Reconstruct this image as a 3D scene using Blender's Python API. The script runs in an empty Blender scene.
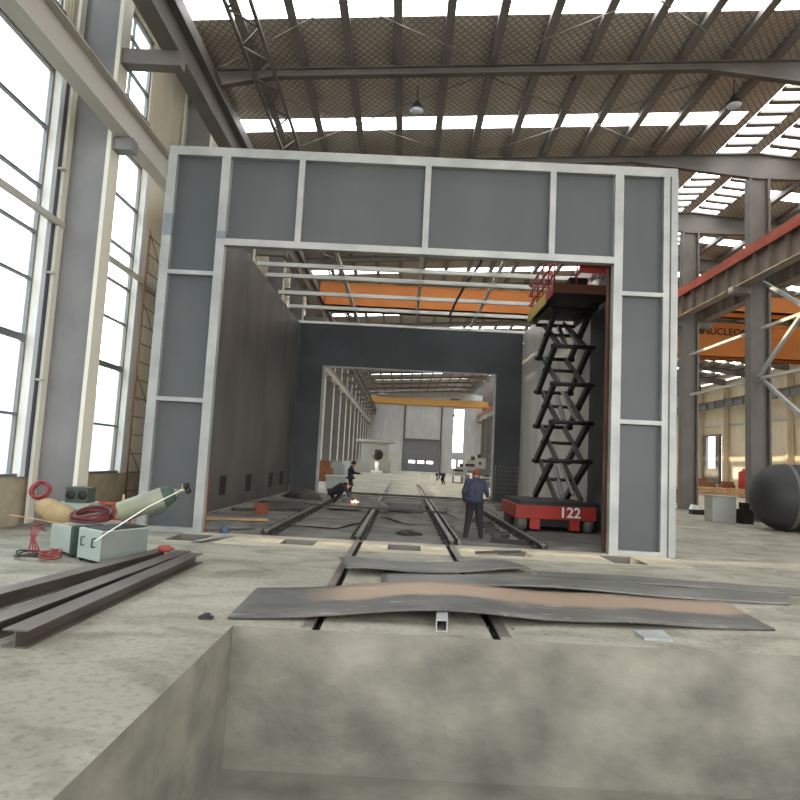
import bpy, math, random
from mathutils import Vector, Matrix
random.seed(7)
C = bpy.context.scene.collection
PI = math.pi

# ------------------------------------------------------------------ materials
def lin(c):
    return tuple(((v/255)/12.92 if v/255 <= .04045 else ((v/255+.055)/1.055)**2.4) for v in c)

def mat(name, rgb, rough=.6, metal=0.0, rgb2=None, scale=4.0, detail=5.0, stretch=(1,1,1), bump=0.0, bscale=None, lo=.35, hi=.65, spec=.4):
    m = bpy.data.materials.new(name); m.use_nodes = True
    nt = m.node_tree; N = nt.nodes; L = nt.links
    b = N['Principled BSDF']
    b.inputs['Roughness'].default_value = rough
    b.inputs['Metallic'].default_value = metal
    b.inputs['Specular IOR Level'].default_value = spec
    c1 = (*lin(rgb), 1)
    b.inputs['Base Color'].default_value = c1
    if rgb2 or bump:
        tc = N.new('ShaderNodeTexCoord'); mp = N.new('ShaderNodeMapping')
        mp.inputs['Scale'].default_value = stretch
        L.new(tc.outputs['Object'], mp.inputs['Vector'])
    if rgb2:
        nz = N.new('ShaderNodeTexNoise'); nz.inputs['Scale'].default_value = scale; nz.inputs['Detail'].default_value = detail
        L.new(mp.outputs[0], nz.inputs['Vector'])
        r = N.new('ShaderNodeValToRGB')
        r.color_ramp.elements[0].position = lo; r.color_ramp.elements[0].color = c1
        r.color_ramp.elements[1].position = hi; r.color_ramp.elements[1].color = (*lin(rgb2), 1)
        L.new(nz.outputs['Fac'], r.inputs[0]); L.new(r.outputs[0], b.inputs['Base Color'])
    if bump:
        n2 = N.new('ShaderNodeTexNoise'); n2.inputs['Scale'].default_value = bscale or scale*4; n2.inputs['Detail'].default_value = 6
        L.new(mp.outputs[0], n2.inputs['Vector'])
        bp = N.new('ShaderNodeBump'); bp.inputs['Strength'].default_value = bump; bp.inputs['Distance'].default_value = .02
        L.new(n2.outputs['Fac'], bp.inputs['Height']); L.new(bp.outputs[0], b.inputs['Normal'])
    return m

def emit(name, rgb, s):
    m = bpy.data.materials.new(name); m.use_nodes = True
    nt = m.node_tree; b = nt.nodes['Principled BSDF']
    b.inputs['Base Color'].default_value = (*lin(rgb), 1)
    b.inputs['Emission Color'].default_value = (*lin(rgb), 1)
    b.inputs['Emission Strength'].default_value = s
    return m

def ribbed(name, rgb, rgb2, axis, freq, rough=.55, strength=.6):
    """sheet cladding with pressed ribs (bump along one axis)"""
    m = mat(name, rgb, rough, 0, rgb2, 1.2, 4, (1,1,.3))
    nt = m.node_tree; N = nt.nodes; L = nt.links
    tc = N.new('ShaderNodeTexCoord'); w = N.new('ShaderNodeTexWave')
    w.wave_type = 'BANDS'; w.bands_direction = axis; w.inputs['Scale'].default_value = freq
    w.wave_profile = 'SIN'
    L.new(tc.outputs['Object'], w.inputs['Vector'])
    bp = N.new('ShaderNodeBump'); bp.inputs['Strength'].default_value = strength; bp.inputs['Distance'].default_value = .04
    L.new(w.outputs['Fac'], bp.inputs['Height']); L.new(bp.outputs[0], N['Principled BSDF'].inputs['Normal'])
    return m

def deck_mat():
    """roof underside: silver insulation foil held by a diamond wire net"""
    m = bpy.data.materials.new('roof_foil_and_net'); m.use_nodes = True
    nt = m.node_tree; N = nt.nodes; L = nt.links; b = N['Principled BSDF']
    b.inputs['Roughness'].default_value = .6
    tc = N.new('ShaderNodeTexCoord')
    outs = []
    for ang in (40, -40):
        mp = N.new('ShaderNodeMapping'); mp.inputs['Rotation'].default_value = (0,0,math.radians(ang))
        L.new(tc.outputs['Object'], mp.inputs['Vector'])
        w = N.new('ShaderNodeTexWave'); w.bands_direction = 'X'; w.inputs['Scale'].default_value = 1.6
        w.inputs['Distortion'].default_value = .6; w.inputs['Detail'].default_value = 1
        L.new(mp.outputs[0], w.inputs['Vector'])
        r = N.new('ShaderNodeValToRGB'); r.color_ramp.elements[0].position = .05; r.color_ramp.elements[1].position = .3
        L.new(w.outputs['Fac'], r.inputs[0]); outs.append(r.outputs[0])
    mul = N.new('ShaderNodeMath'); mul.operation = 'MULTIPLY'
    L.new(outs[0], mul.inputs[0]); L.new(outs[1], mul.inputs[1])
    nz = N.new('ShaderNodeTexNoise'); nz.inputs['Scale'].default_value = .8; nz.inputs['Detail'].default_value = 5
    L.new(tc.outputs['Object'], nz.inputs['Vector'])
    r2 = N.new('ShaderNodeValToRGB')
    r2.color_ramp.elements[0].position = .35; r2.color_ramp.elements[0].color = (*lin((172,162,150)),1)
    r2.color_ramp.elements[1].position = .7; r2.color_ramp.elements[1].color = (*lin((204,195,182)),1)
    L.new(nz.outputs['Fac'], r2.inputs[0])
    mx = N.new('ShaderNodeMix'); mx.data_type = 'RGBA'
    mx.inputs['A'].default_value = (*lin((138,128,118)),1)
    L.new(mul.outputs[0], mx.inputs['Factor']); L.new(r2.outputs[0], mx.inputs['B'])
    L.new(mx.outputs['Result'], b.inputs['Base Color'])
    return m

def glass_mat():
    m = bpy.data.materials.new('window_glass'); m.use_nodes = True
    nt = m.node_tree; N = nt.nodes; L = nt.links
    N.remove(N['Principled BSDF'])
    t = N.new('ShaderNodeBsdfTransparent'); t.inputs[0].default_value = (.93,.95,.95,1)
    g = N.new('ShaderNodeBsdfGlossy'); g.inputs['Roughness'].default_value = .05
    mx = N.new('ShaderNodeMixShader'); mx.inputs[0].default_value = .06
    L.new(t.outputs[0], mx.inputs[1]); L.new(g.outputs[0], mx.inputs[2])
    L.new(mx.outputs[0], N['Material Output'].inputs[0])
    return m

def floor_mat():
    m = bpy.data.materials.new('dusty_concrete'); m.use_nodes = True
    nt = m.node_tree; N = nt.nodes; L = nt.links; b = N['Principled BSDF']
    b.inputs['Roughness'].default_value = .75; b.inputs['Specular IOR Level'].default_value = .3
    tc = N.new('ShaderNodeTexCoord')
    def noise(s, d, stretch=(1,1,1), dist=0):
        mp = N.new('ShaderNodeMapping'); mp.inputs['Scale'].default_value = stretch
        L.new(tc.outputs['Object'], mp.inputs['Vector'])
        n = N.new('ShaderNodeTexNoise'); n.inputs['Scale'].default_value = s; n.inputs['Detail'].default_value = d
        n.inputs['Distortion'].default_value = dist
        L.new(mp.outputs[0], n.inputs['Vector']); return n.outputs['Fac']
    def ramp(src, a, c1, e, c2):
        r = N.new('ShaderNodeValToRGB')
        r.color_ramp.elements[0].position = a; r.color_ramp.elements[0].color = (*lin(c1),1)
        r.color_ramp.elements[1].position = e; r.color_ramp.elements[1].color = (*lin(c2),1)
        L.new(src, r.inputs[0]); return r.outputs[0]
    base = ramp(noise(.35, 6), .35, (146,142,127), .65, (168,163,147))
    st = ramp(noise(.9, 8, (1,1.6,1), 1.2), .32, (128,124,114), .56, (255,255,255))
    mx = N.new('ShaderNodeMix'); mx.data_type = 'RGBA'; mx.blend_type = 'MULTIPLY'; mx.inputs['Factor'].default_value = .5
    L.new(base, mx.inputs['A']); L.new(st, mx.inputs['B'])
    sp = ramp(noise(14, 4), .3, (150,148,140), .5, (255,255,255))
    m2 = N.new('ShaderNodeMix'); m2.data_type = 'RGBA'; m2.blend_type = 'MULTIPLY'; m2.inputs['Factor'].default_value = .4
    L.new(mx.outputs['Result'], m2.inputs['A']); L.new(sp, m2.inputs['B'])
    L.new(m2.outputs['Result'], b.inputs['Base Color'])
    bp = N.new('ShaderNodeBump'); bp.inputs['Strength'].default_value = .25; bp.inputs['Distance'].default_value = .02
    L.new(noise(9, 8), bp.inputs['Height']); L.new(bp.outputs[0], b.inputs['Normal'])
    return m

M = {}
M['floor'] = floor_mat()
M['sunband'] = mat('painted_sun_band', (190,180,158), .85, 0, (170,160,140), 2.0, 6, bump=.2)  # lighter floor colour painting in the sunlit strip before the booth
M['soil'] = mat('dark_dusty_ground', (96,93,88), .95, 0, (132,127,118), .9, 9, bump=.5, bscale=7)
M['pitwall'] = mat('raw_cast_concrete', (146,142,128), .9, 0, (104,101,92), 1.6, 9, (1,1,1.4), bump=.6, bscale=8, lo=.3, hi=.7)
M['deck'] = deck_mat()
M['purlin'] = mat('purlin_steel', (120,114,109), .6)
M['struct'] = mat('grey_painted_steel', (120,118,117), .5, .1, (106,104,103), .8)
M['structd'] = mat('dark_grey_painted_steel', (108,102,96), .55, .1, (94,89,84), .8)
M['struct_pale'] = mat('pale_painted_steel', (176,172,162), .5)
M['flangelit'] = mat('painted_flange_light', (206,202,188), .5)  # pale tone paints in the room light falling on the column edges
M['clad'] = ribbed('cream_ribbed_cladding', (232,226,206), (220,212,190), 'Y', 2.4)
M['cladx'] = ribbed('grey_ribbed_cladding', (186,186,184), (174,174,172), 'X', 1.6, strength=.3)
M['cladr'] = ribbed('cream_far_cladding', (205,190,162), (192,178,150), 'Y', 1.6, strength=.3)
M['girderbrown'] = mat('brown_grey_girder_paint', (132,118,106), .55, 0, (116,104,94), .8)
M['dado'] = mat('plastered_dado', (182,170,146), .85, 0, (156,145,122), 1.5, 7)
M['alu'] = mat('dark_window_bars', (110,114,118), .45, .3)
M['alupale'] = mat('pale_window_jambs', (205,207,205), .5)
M['glass'] = glass_mat()
M['sky_panel'] = emit('translucent_roof_panel', (244,248,250), 9)
M['gate'] = mat('grey_rolling_door', (112,112,114), .5)
M['tube'] = mat('bare_steel_tube', (166,167,162), .45, .2, (146,148,145), 1.5, 6)
M['tubebright'] = mat('bright_galvanised_tube', (204,203,196), .4, .15)
M['primer'] = mat('weld_primer', (116,122,126), .6)
M['panel'] = mat('blue_grey_primed_plate', (72,76,77), .5, .1, (83,86,86), .5, 6, (1,1,.5), spec=.35)
M['workbody'] = mat('warm_grey_machine', (150,148,140), .6)
M['innerwall'] = mat('mill_scale_plate', (74,71,69), .5, .2, (98,92,87), .7, 9, (1,1.0,.55), bump=.05)
M['rearwall'] = mat('dark_primed_plate', (72,74,77), .55, .1, (60,62,64), .6)
M['paleplate'] = mat('bare_grey_plate', (205,200,190), .38, .3, (180,176,168), .7, 7, (1,1,.3))
M['dark'] = mat('black_void_paint', (34,34,36), .7)
M['rust'] = mat('rusty_steel', (120,82,66), .75, .1, (92,66,54), 2, 7)
M['rustred'] = mat('oxide_red', (176,78,50), .6, 0, (150,66,44), 2)
M['steel'] = mat('worn_rail_steel', (128,120,110), .45, .4, (96,88,80), 3, 7)
M['railside'] = mat('dark_rail_steel', (84,78,72), .6, .3, (66,60,55), 3)
M['clip'] = mat('black_clip', (48,46,45), .6, .2)
M['plate'] = mat('hot_rolled_plate', (92,91,87), .46, .15, (118,115,108), 1.1, 9, (1,2.5,1), bump=.03)
def plate_rust():
    m = mat('rolled_plate_rust_band', (78,77,74), .48, .15, (104,101,95), 1.2, 9, (1,2.5,1))
    nt = m.node_tree; N = nt.nodes; L = nt.links; b = N['Principled BSDF']
    src = b.inputs['Base Color'].links[0].from_socket
    tc = N.new('ShaderNodeTexCoord'); sx = N.new('ShaderNodeSeparateXYZ'); L.new(tc.outputs['Object'], sx.inputs[0])
    nz = N.new('ShaderNodeTexNoise'); nz.inputs['Scale'].default_value = 1.3; nz.inputs['Detail'].default_value = 8
    L.new(tc.outputs['Object'], nz.inputs['Vector'])
    a = N.new('ShaderNodeMath'); a.operation = 'MULTIPLY_ADD'; a.inputs[1].default_value = .55
    L.new(nz.outputs['Fac'], a.inputs[0])
    yr = N.new('ShaderNodeMath'); yr.operation = 'MULTIPLY_ADD'; yr.inputs[1].default_value = -.125; L.new(sx.outputs['X'], yr.inputs[0]); L.new(sx.outputs['Y'], yr.inputs[2]); L.new(yr.outputs[0], a.inputs[2])
    r = N.new('ShaderNodeValToRGB'); r.color_ramp.elements[0].position = .14; r.color_ramp.elements[1].position = .27
    L.new(a.outputs[0], r.inputs[0])
    a2 = N.new('ShaderNodeMath'); a2.operation = 'MULTIPLY_ADD'; a2.inputs[1].default_value = 1.0
    L.new(nz.outputs['Fac'], a2.inputs[0]); L.new(sx.outputs['X'], a2.inputs[2])
    r3 = N.new('ShaderNodeMapRange'); r3.inputs['From Min'].default_value = -2.0; r3.inputs['From Max'].default_value = -1.3
    L.new(a2.outputs[0], r3.inputs['Value'])
    mu = N.new('ShaderNodeMath'); mu.operation = 'MULTIPLY'; L.new(r.outputs[0], mu.inputs[0]); L.new(r3.outputs[0], mu.inputs[1])
    mx = N.new('ShaderNodeMix'); mx.data_type = 'RGBA'; mx.inputs['B'].default_value = (*lin((158,134,114)),1)
    L.new(mu.outputs[0], mx.inputs['Factor']); L.new(src, mx.inputs['A'])
    # pale scratches
    mp = N.new('ShaderNodeMapping'); mp.inputs['Scale'].default_value = (1.2,7,1); L.new(tc.outputs['Object'], mp.inputs['Vector'])
    n3 = N.new('ShaderNodeTexNoise'); n3.inputs['Scale'].default_value = 2.2; n3.inputs['Detail'].default_value = 5
    L.new(mp.outputs[0], n3.inputs['Vector'])
    r4 = N.new('ShaderNodeValToRGB'); r4.color_ramp.elements[0].position = .62; r4.color_ramp.elements[1].position = .72
    L.new(n3.outputs['Fac'], r4.inputs[0])
    m5 = N.new('ShaderNodeMix'); m5.data_type = 'RGBA'; m5.inputs['B'].default_value = (*lin((176,168,158)),1)
    f = N.new('ShaderNodeMath'); f.operation = 'MULTIPLY'; f.inputs[1].default_value = .7; L.new(r4.outputs[0], f.inputs[0])
    L.new(f.outputs[0], m5.inputs['Factor']); L.new(mx.outputs['Result'], m5.inputs['A'])
    L.new(m5.outputs['Result'], b.inputs['Base Color'])
    return m
M['plate_rust'] = plate_rust()
M['hbeam'] = mat('dark_rolled_beam', (84,76,70), .5, .3, (104,96,88), 2, 8, (2,.6,1))
M['orange'] = mat('crane_orange', (194,116,48), .5, 0, (184,108,44), .6)
M['yellow'] = mat('crane_yellow', (200,150,82), .5)
M['liftred'] = mat('lift_red', (176,52,40), .5, 0, (150,46,38), 1.5)
M['liftyellow'] = mat('lift_yellow', (206,186,76), .5)
M['liftdull'] = mat('dull_brown', (112,70,48), .6)
M['arm'] = mat('scissor_arm_charcoal', (48,47,48), .5, .2)
M['armgrey'] = mat('hydraulic_grey', (150,150,146), .4, .3)
M['armdull'] = mat('scissor_arm_dull_grey', (88,86,83), .5, .2)
M['slate'] = mat('slate_blue_gap_shade', (72,78,96), .5)
M['tyre'] = mat('tyre_rubber', (104,100,92), .85)
M['white'] = mat('white_paint', (232,232,228), .5)
M['ink'] = mat('black_paint', (38,30,26), .6)
M['boxgreen'] = mat('pale_green_sheet', (164,176,168), .45, 0, (164,178,170), 1.2)
M['boxgrey'] = mat('grey_green_sheet', (128,134,128), .5, 0, (116,122,116), 1.2)
M['darkgreen'] = mat('dark_green_trim', (62,76,66), .6)
M['cyl'] = mat('green_grey_cylinder', (120,128,112), .5, .1, (150,150,122), 1.6, 6)
M['cyltan'] = mat('tan_cylinder', (172,150,112), .6, 0, (150,128,94), 3, 6)
M['brass'] = mat('brass_valve', (196,170,140), .4, .6)
M['hose'] = mat('dark_red_hose', (92,42,44), .6)
M['hosered'] = mat('red_hose', (132,56,56), .6)
M['hoseblk'] = mat('black_hose', (42,38,38), .6)
M['wood'] = mat('raw_timber', (192,160,116), .8, 0, (168,136,96), 3, 6, (1,8,1))
M['woodbrown'] = mat('brown_timber', (142,92,60), .8, 0, (118,78,52), 3, 6)
M['tank'] = mat('black_tank_steel', (58,58,58), .6, .2, (46,46,46), .8, 6)
M['greybox'] = mat('grey_board', (164,166,160), .7, 0, (152,154,148), 1)
M['tarp'] = mat('dusty_grey_tarpaulin', (132,130,122), .9, 0, (104,102,96), 1.6, 7, bump=.4, bscale=6)
M['scrap'] = mat('scrap_steel', (62,59,57), .7, .2, (88,82,76), 2, 6)
M['jacket'] = mat('blue_work_jacket', (54,60,76), .9, 0, (45,50,66), 6)
M['jacketd'] = mat('dark_navy_overall', (42,42,52), .9)
M['trouser'] = mat('black_trousers', (36,34,36), .9)
M['skin'] = mat('skin', (176,124,98), .6)
M['hair'] = mat('reddish_brown_hair', (112,60,44), .8)
M['hairblk'] = mat('black_hair', (30,27,26), .8)
M['shoe'] = mat('grey_shoes', (130,124,120), .8)
M['orangebkt'] = mat('orange_plastic', (128,70,46), .6)
M['blue'] = mat('blue_plastic', (62,80,106), .6)
M['spark'] = emit('arc_light', (255,190,165), 5)
M['neigh'] = mat('pale_blue_grey_render', (176,184,194), .8)
M['earth'] = mat('outside_ground', (150,146,136), .9)
M['lampdark'] = mat('lamp_housing', (52,54,60), .5)
M['lampglass'] = mat('lamp_glass', (205,210,214), .2)

# ------------------------------------------------------------------ mesh builder
class MB:
    def __init__(s): s.v = []; s.f = []; s.mi = []; s.cur = 0; s.sm = []
    def add(s, vs, fs, smooth=False):
        n = len(s.v); s.v += [tuple(v) for v in vs]
        for f in fs: s.f.append([i+n for i in f]); s.mi.append(s.cur); s.sm.append(smooth)
        return s
    def box(s, a, b):
        (x0,y0,z0),(x1,y1,z1) = a, b
        return s.add([(x0,y0,z0),(x1,y0,z0),(x1,y1,z0),(x0,y1,z0),(x0,y0,z1),(x1,y0,z1),(x1,y1,z1),(x0,y1,z1)],
            [(0,3,2,1),(4,5,6,7),(0,1,5,4),(1,2,6,5),(2,3,7,6),(3,0,4,7)])
    def extr(s, prof, p0, p1, up=(0,0,1)):
        """closed 2-D profile (side, up) swept from p0 to p1"""
        p0 = Vector(p0); p1 = Vector(p1); d = (p1-p0).normalized(); u = Vector(up)
        side = d.cross(u)
        if side.length < 1e-6: u = Vector((0,1,0)); side = d.cross(u)
        side.normalize(); u = side.cross(d).normalized()
        n = len(prof)
        vs = [p0+side*a+u*b for a,b in prof]+[p1+side*a+u*b for a,b in prof]
        fs = [(i,(i+1)%n,(i+1)%n+n,i+n) for i in range(n)]
        fs += [list(range(n))[::-1], list(range(n,2*n))]
        return s.add(vs, fs)
    def bar(s, p0, p1, w, h=None, up=(0,0,1)):
        h = h or w
        return s.extr([(-w/2,-h/2),(w/2,-h/2),(w/2,h/2),(-w/2,h/2)], p0, p1, up)
    def ibeam(s, p0, p1, w, h, tw=.02, tf=.03, up=(0,0,1)):
        a,b = w/2,h/2; t = tw/2
        return s.extr([(-a,-b),(a,-b),(a,-b+tf),(t,-b+tf),(t,b-tf),(a,b-tf),(a,b),(-a,b),(-a,b-tf),(-t,b-tf),(-t,-b+tf),(-a,-b+tf)], p0, p1, up)
    def tube(s, p0, p1, r0, r1=None, n=12, smooth=True):
        r1 = r0 if r1 is None else r1
        p0 = Vector(p0); p1 = Vector(p1); d = (p1-p0).normalized()
        u = Vector((0,0,1)) if abs(d.z) < .9 else Vector((1,0,0))
        a = d.cross(u).normalized(); b = d.cross(a)
        vs = []
        for p, r in ((p0,r0),(p1,r1)):
            vs += [p+(a*math.cos(2*PI*i/n)+b*math.sin(2*PI*i/n))*r for i in range(n)]
        s.add(vs, [(i,i+n,(i+1)%n+n,(i+1)%n) for i in range(n)], smooth)
        k = len(s.v)-2*n
        s.f.append([k+i for i in range(n)]); s.mi.append(s.cur); s.sm.append(False)
        s.f.append([k+n+i for i in range(n)][::-1]); s.mi.append(s.cur); s.sm.append(False)
        return s
    def path(s, pts, r, n=8):
        pts = [Vector(p) for p in pts]; vs = []; prev = None
        for i, p in enumerate(pts):
            d = (pts[min(i+1,len(pts)-1)]-pts[max(i-1,0)]).normalized()
            u = prev if prev is not None else (Vector((0,0,1)) if abs(d.z) < .9 else Vector((1,0,0)))
            a = (u-d*u.dot(d)); a = a.normalized() if a.length > 1e-6 else d.orthogonal().normalized()
            prev = a; b = d.cross(a)
            vs += [p+(a*math.cos(2*PI*k/n)+b*math.sin(2*PI*k/n))*r for k in range(n)]
        fs = []
        for i in range(len(pts)-1):
            for k in range(n): fs.append((i*n+k, i*n+(k+1)%n, (i+1)*n+(k+1)%n, (i+1)*n+k))
        fs += [list(range(n))[::-1], [(len(pts)-1)*n+k for k in range(n)]]
        return s.add(vs, fs, True)
    def lathe(s, prof, p0, axis, n=24):
        """prof: (distance along axis, radius)"""
        p0 = Vector(p0); d = Vector(axis).normalized()
        a = d.orthogonal().normalized(); b = d.cross(a); vs = []
        for t, r in prof:
            vs += [p0+d*t+(a*math.cos(2*PI*k/n)+b*math.sin(2*PI*k/n))*max(r,1e-4) for k in range(n)]
        fs = []
        for i in range(len(prof)-1):
            for k in range(n): fs.append((i*n+k, i*n+(k+1)%n, (i+1)*n+(k+1)%n, (i+1)*n+k))
        fs += [list(range(n))[::-1], [(len(prof)-1)*n+k for k in range(n)]]
        return s.add(vs, fs, True)
    def capsule(s, p0, p1, r0, r1, n=12):
        p0 = Vector(p0); p1 = Vector(p1); L = (p1-p0).length
        prof = [(-r0*math.cos(t), r0*math.sin(t)) for t in (0.02,.5,1.0,1.4)]
        prof += [(L+r1*math.sin(t), r1*math.cos(t)) for t in (.1,.5,1.0,1.55)]
        return s.lathe(prof, p0, (p1-p0) if L > 1e-5 else (0,0,1), n)
    def ball(s, c, rx, ry=None, rz=None, n=16, m=10):
        ry = ry or rx; rz = rz or rx; c = Vector(c); vs = []
        for j in range(m+1):
            t = PI*j/m
            for k in range(n):
                vs.append(c+Vector((rx*math.sin(t)*math.cos(2*PI*k/n), ry*math.sin(t)*math.sin(2*PI*k/n), rz*math.cos(t))))
        return s.add(vs, [(j*n+k,(j+1)*n+k,(j+1)*n+(k+1)%n,j*n+(k+1)%n) for j in range(m) for k in range(n)], True)
    def build(s, name, mats, parent=None, origin=None, bevel=0):
        if not isinstance(mats, (list,tuple)): mats = [mats]
        if parent is not None:
            root = parent
            while root.parent: root = root.parent
            o0 = Vector(root.get('_o', root.location))
        elif origin is not None: o0 = Vector(origin)
        else:
            xs = [v[0] for v in s.v]; ys = [v[1] for v in s.v]; zs = [v[2] for v in s.v]
            o0 = Vector(((min(xs)+max(xs))/2,(min(ys)+max(ys))/2,min(zs)))
        me = bpy.data.meshes.new(name)
        me.from_pydata([tuple(Vector(v)-o0) for v in s.v], [], s.f)
        for m in mats: me.materials.append(M[m] if isinstance(m,str) else m)
        me.polygons.foreach_set('material_index', s.mi)
        me.polygons.foreach_set('use_smooth', s.sm)
        import bmesh
        bm = bmesh.new(); bm.from_mesh(me); bmesh.ops.recalc_face_normals(bm, faces=bm.faces); bm.to_mesh(me); bm.free()
        me.update()
        o = bpy.data.objects.new(name, me); C.objects.link(o)
        if parent is not None: o.parent = parent
        else: o.location = o0
        if bevel:
            bv = o.modifiers.new('bevel','BEVEL'); bv.width = bevel; bv.segments = 2; bv.limit_method = 'ANGLE'
        return o

def thing(name, label, cat, loc, group=None):
    o = bpy.data.objects.new(name, None); C.objects.link(o); o.location = loc
    o.empty_display_size = .1
    return tag(o, label, cat, group)
def tag(o, label, cat, group=None):
    o['label'] = label; o['category'] = cat
    if group: o['group'] = group
    return o
def struct(o, label=None, cat=None):
    o['kind'] = 'structure'
    if label: o['label'] = label
    if cat: o['category'] = cat
    return o
def ordi(n):
    w = ['first','second','third','fourth','fifth','sixth','seventh','eighth','ninth','tenth','eleventh','twelfth','thirteenth','fourteenth','fifteenth','sixteenth','seventeenth','eighteenth','nineteenth','twentieth','twenty-first','twenty-second','twenty-third','twenty-fourth']
    return w[n]
def text_mesh(s, size, loc, rot, name, m, parent, depth=.004):
    cu = bpy.data.curves.new(name, 'FONT'); cu.body = s; cu.size = size; cu.extrude = depth; cu.align_x = 'CENTER'; cu.align_y = 'CENTER'; cu.offset = size*.018
    t = bpy.data.objects.new(name+'_src', cu); C.objects.link(t)
    bpy.context.view_layer.update()
    me = bpy.data.meshes.new_from_object(t.evaluated_get(bpy.context.evaluated_depsgraph_get()))
    bpy.data.objects.remove(t); me.name = name
    me.transform(Matrix.Translation(Vector(loc)) @ rot.to_4x4())
    root = parent
    while root.parent: root = root.parent
    me.transform(Matrix.Translation(-Vector(root.get('_o', root.location))))
    me.materials.clear(); me.materials.append(M[m])
    o = bpy.data.objects.new(name, me); C.objects.link(o); o.parent = parent
    return o

# ------------------------------------------------------------------ dimensions
XL, XC, XR = -8.0, 14.6, 40.0
Y0, Y1 = -14.0, 120.0
ROWS = [13.4+6.5*k for k in range(-3, 17)]
def deck_z(x): return 15.05+.066*x if x <= XC else 16.01-.075*(x-XC)

# ------------------------------------------------------------------ floor with pit, pockets, rail slots
SOILZ = -.05
holes = [(-1.72, 9.0, 1.3, 6.45, 1.35, 3), (-5.45, 5.45, 13.62, 30.6, -SOILZ, 2)]
for px in (-4.25, -2.1, 0.0, 2.15, 4.3):
    holes.append((px-.33, px+.33, 12.45 if abs(px) < 4 else 12.2, 13.2, .32, 2))
holes += [(-.94,-.86,6.45,13.62,.09,4), (.86,.94,6.45,13.62,.09,4)]
fl = MB()
xs = sorted({XL-.2, XR+.2, *[h[0] for h in holes], *[h[1] for h in holes]})
ys = sorted({Y0, Y1+.2, 12.05, 13.62, *[h[2] for h in holes], *[h[3] for h in holes]})
def inhole(x, y): return any(h[0] < x < h[1] and h[2] < y < h[3] for h in holes)
for i in range(len(xs)-1):
    for j in range(len(ys)-1):
        cx, cy = (xs[i]+xs[i+1])/2, (ys[j]+ys[j+1])/2
        if inhole(cx, cy): continue
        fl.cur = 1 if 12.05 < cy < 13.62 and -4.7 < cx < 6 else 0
        fl.add([(xs[i],ys[j],0),(xs[i+1],ys[j],0),(xs[i+1],ys[j+1],0),(xs[i],ys[j+1],0)], [(0,1,2,3)])
for x0,x1,y0,y1,d,mi in holes:
    fl.cur = mi
    c = [(x0,y0),(x1,y0),(x1,y1),(x0,y1)]
    for a in range(4):
        p, q = c[a], c[(a+1)%4]
        if mi == 4 and a == 0: continue
        zt = SOILZ if mi == 4 and a == 2 else 0
        fl.add([(*p,zt),(*q,zt),(*q,-d),(*p,-d)], [(3,2,1,0)])
    fl.add([(x,y,-d) for x,y in c], [(0,1,2,3)])
o = fl.build('floor', ['floor','sunband','soil','pitwall','clip'], origin=(0,0,0)); struct(o, 'dusty beige concrete hall floor with pit, pockets and rail slots', 'floor')
# --- outside ground
g = MB(); g.box((-120,-60,-.4),(-8.3,200,-.15)); struct(g.build('ground_outside','earth'))
g = MB(); g.box((-60,-80,-.4),(80,-14.1,-.15)); struct(g.build('ground_yard','earth'))

# ------------------------------------------------------------------ left wall, windows, dado
wins = []
for k, r in enumerate(ROWS[:-1]):
    a, b = r+.5, r+4.1
    if k == 2: a, b = 8.3, 12.92      # the long window nearest the camera
    wins.append((a, b, 1.0, 9.75)); wins.append((a, b, 11.0, 13.55))
wl = MB()
ycut = sorted({Y0, Y1, *[w[0] for w in wins], *[w[1] for w in wins]}); zcut = [1.0, 9.75, 11.0, 13.55, 14.2]
for i in range(len(ycut)-1):
    for j in range(len(zcut)-1):
        cy, cz = (ycut[i]+ycut[i+1])/2, (zcut[j]+zcut[j+1])/2
        if any(w[0] < cy < w[1] and w[2] < cz < w[3] for w in wins): continue
        wl.box((XL-.22, ycut[i], zcut[j]), (XL, ycut[i+1], zcut[j+1]))
struct(wl.build('wall_left','clad', origin=(XL,0,0)), 'cream ribbed cladding wall along the left side of the hall', 'wall')
d = MB(); d.box((XL-.3,Y0,0),(XL+.03,Y1,1.0)); struct(d.build('baseboard_left','dado', origin=(XL,0,0)), 'plastered low wall under the left windows', 'dado')
def window(n, a, b, z0, z1, X, zb, npost=2, thick=.07):
    f = MB()
    for y in (a, b): f.box((X-.13, y-.06 if y == b else y, z0), (X-.05, y if y == b else y+.06, z1))
    f.box((X-.18,a,z0),(X+.06,b,z0+.06)); f.box((X-.13,a,z1-.06),(X-.05,b,z1))
    for z, t in zb: f.box((X-.13,a+.06,z-t/2),(X-.03,b-.06,z+t/2))
    for k in range(1, npost+1):
        y = a+(b-a)*k/(npost+1); f.box((X-.12,y-.025,z0+.06),(X-.05,y+.025,z1-.06))
    w = f.build('window_%d' % n, 'alu', origin=(X,(a+b)/2,z0)); struct(w)
    p = MB(); p.box((X-.095,a+.05,z0+.05),(X-.087,b-.05,z1-.05)); p.build('pane','glass',w)
    return w
nwin = 0
for a, b, z0, z1 in wins:
    nwin += 1
    zb = [(2.27,.05),(3.85,.14),(5.1,.05),(6.1,.05),(7.1,.05),(8.4,.05)] if z0 < 5 else [(11.9,.05),(12.8,.05)]
    window(nwin, a, b, z0, z1, XL, zb, npost=1 if z0 < 5 else 2)
# pale reveals beside each tall window
k = 0
for a, b, z0, z1 in wins:
    if z0 > 5: continue
    k += 1
    t = MB(); t.box((XL,b,1.0),(XL+.12,b+.28,9.9)); t.box((XL,a-.22,1.0),(XL+.12,a,9.9)); struct(t.build('trim_%d' % k,'alupale'))
# wall rail pipe crossing in front of the windows
p = MB(); p.bar((XL+.2,Y0,6.45),(XL+.2,Y1,6.45),.09,.13); struct(p.build('wall_girt','struct_pale'), 'pale horizontal rail running across the left windows', 'rail')

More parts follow.
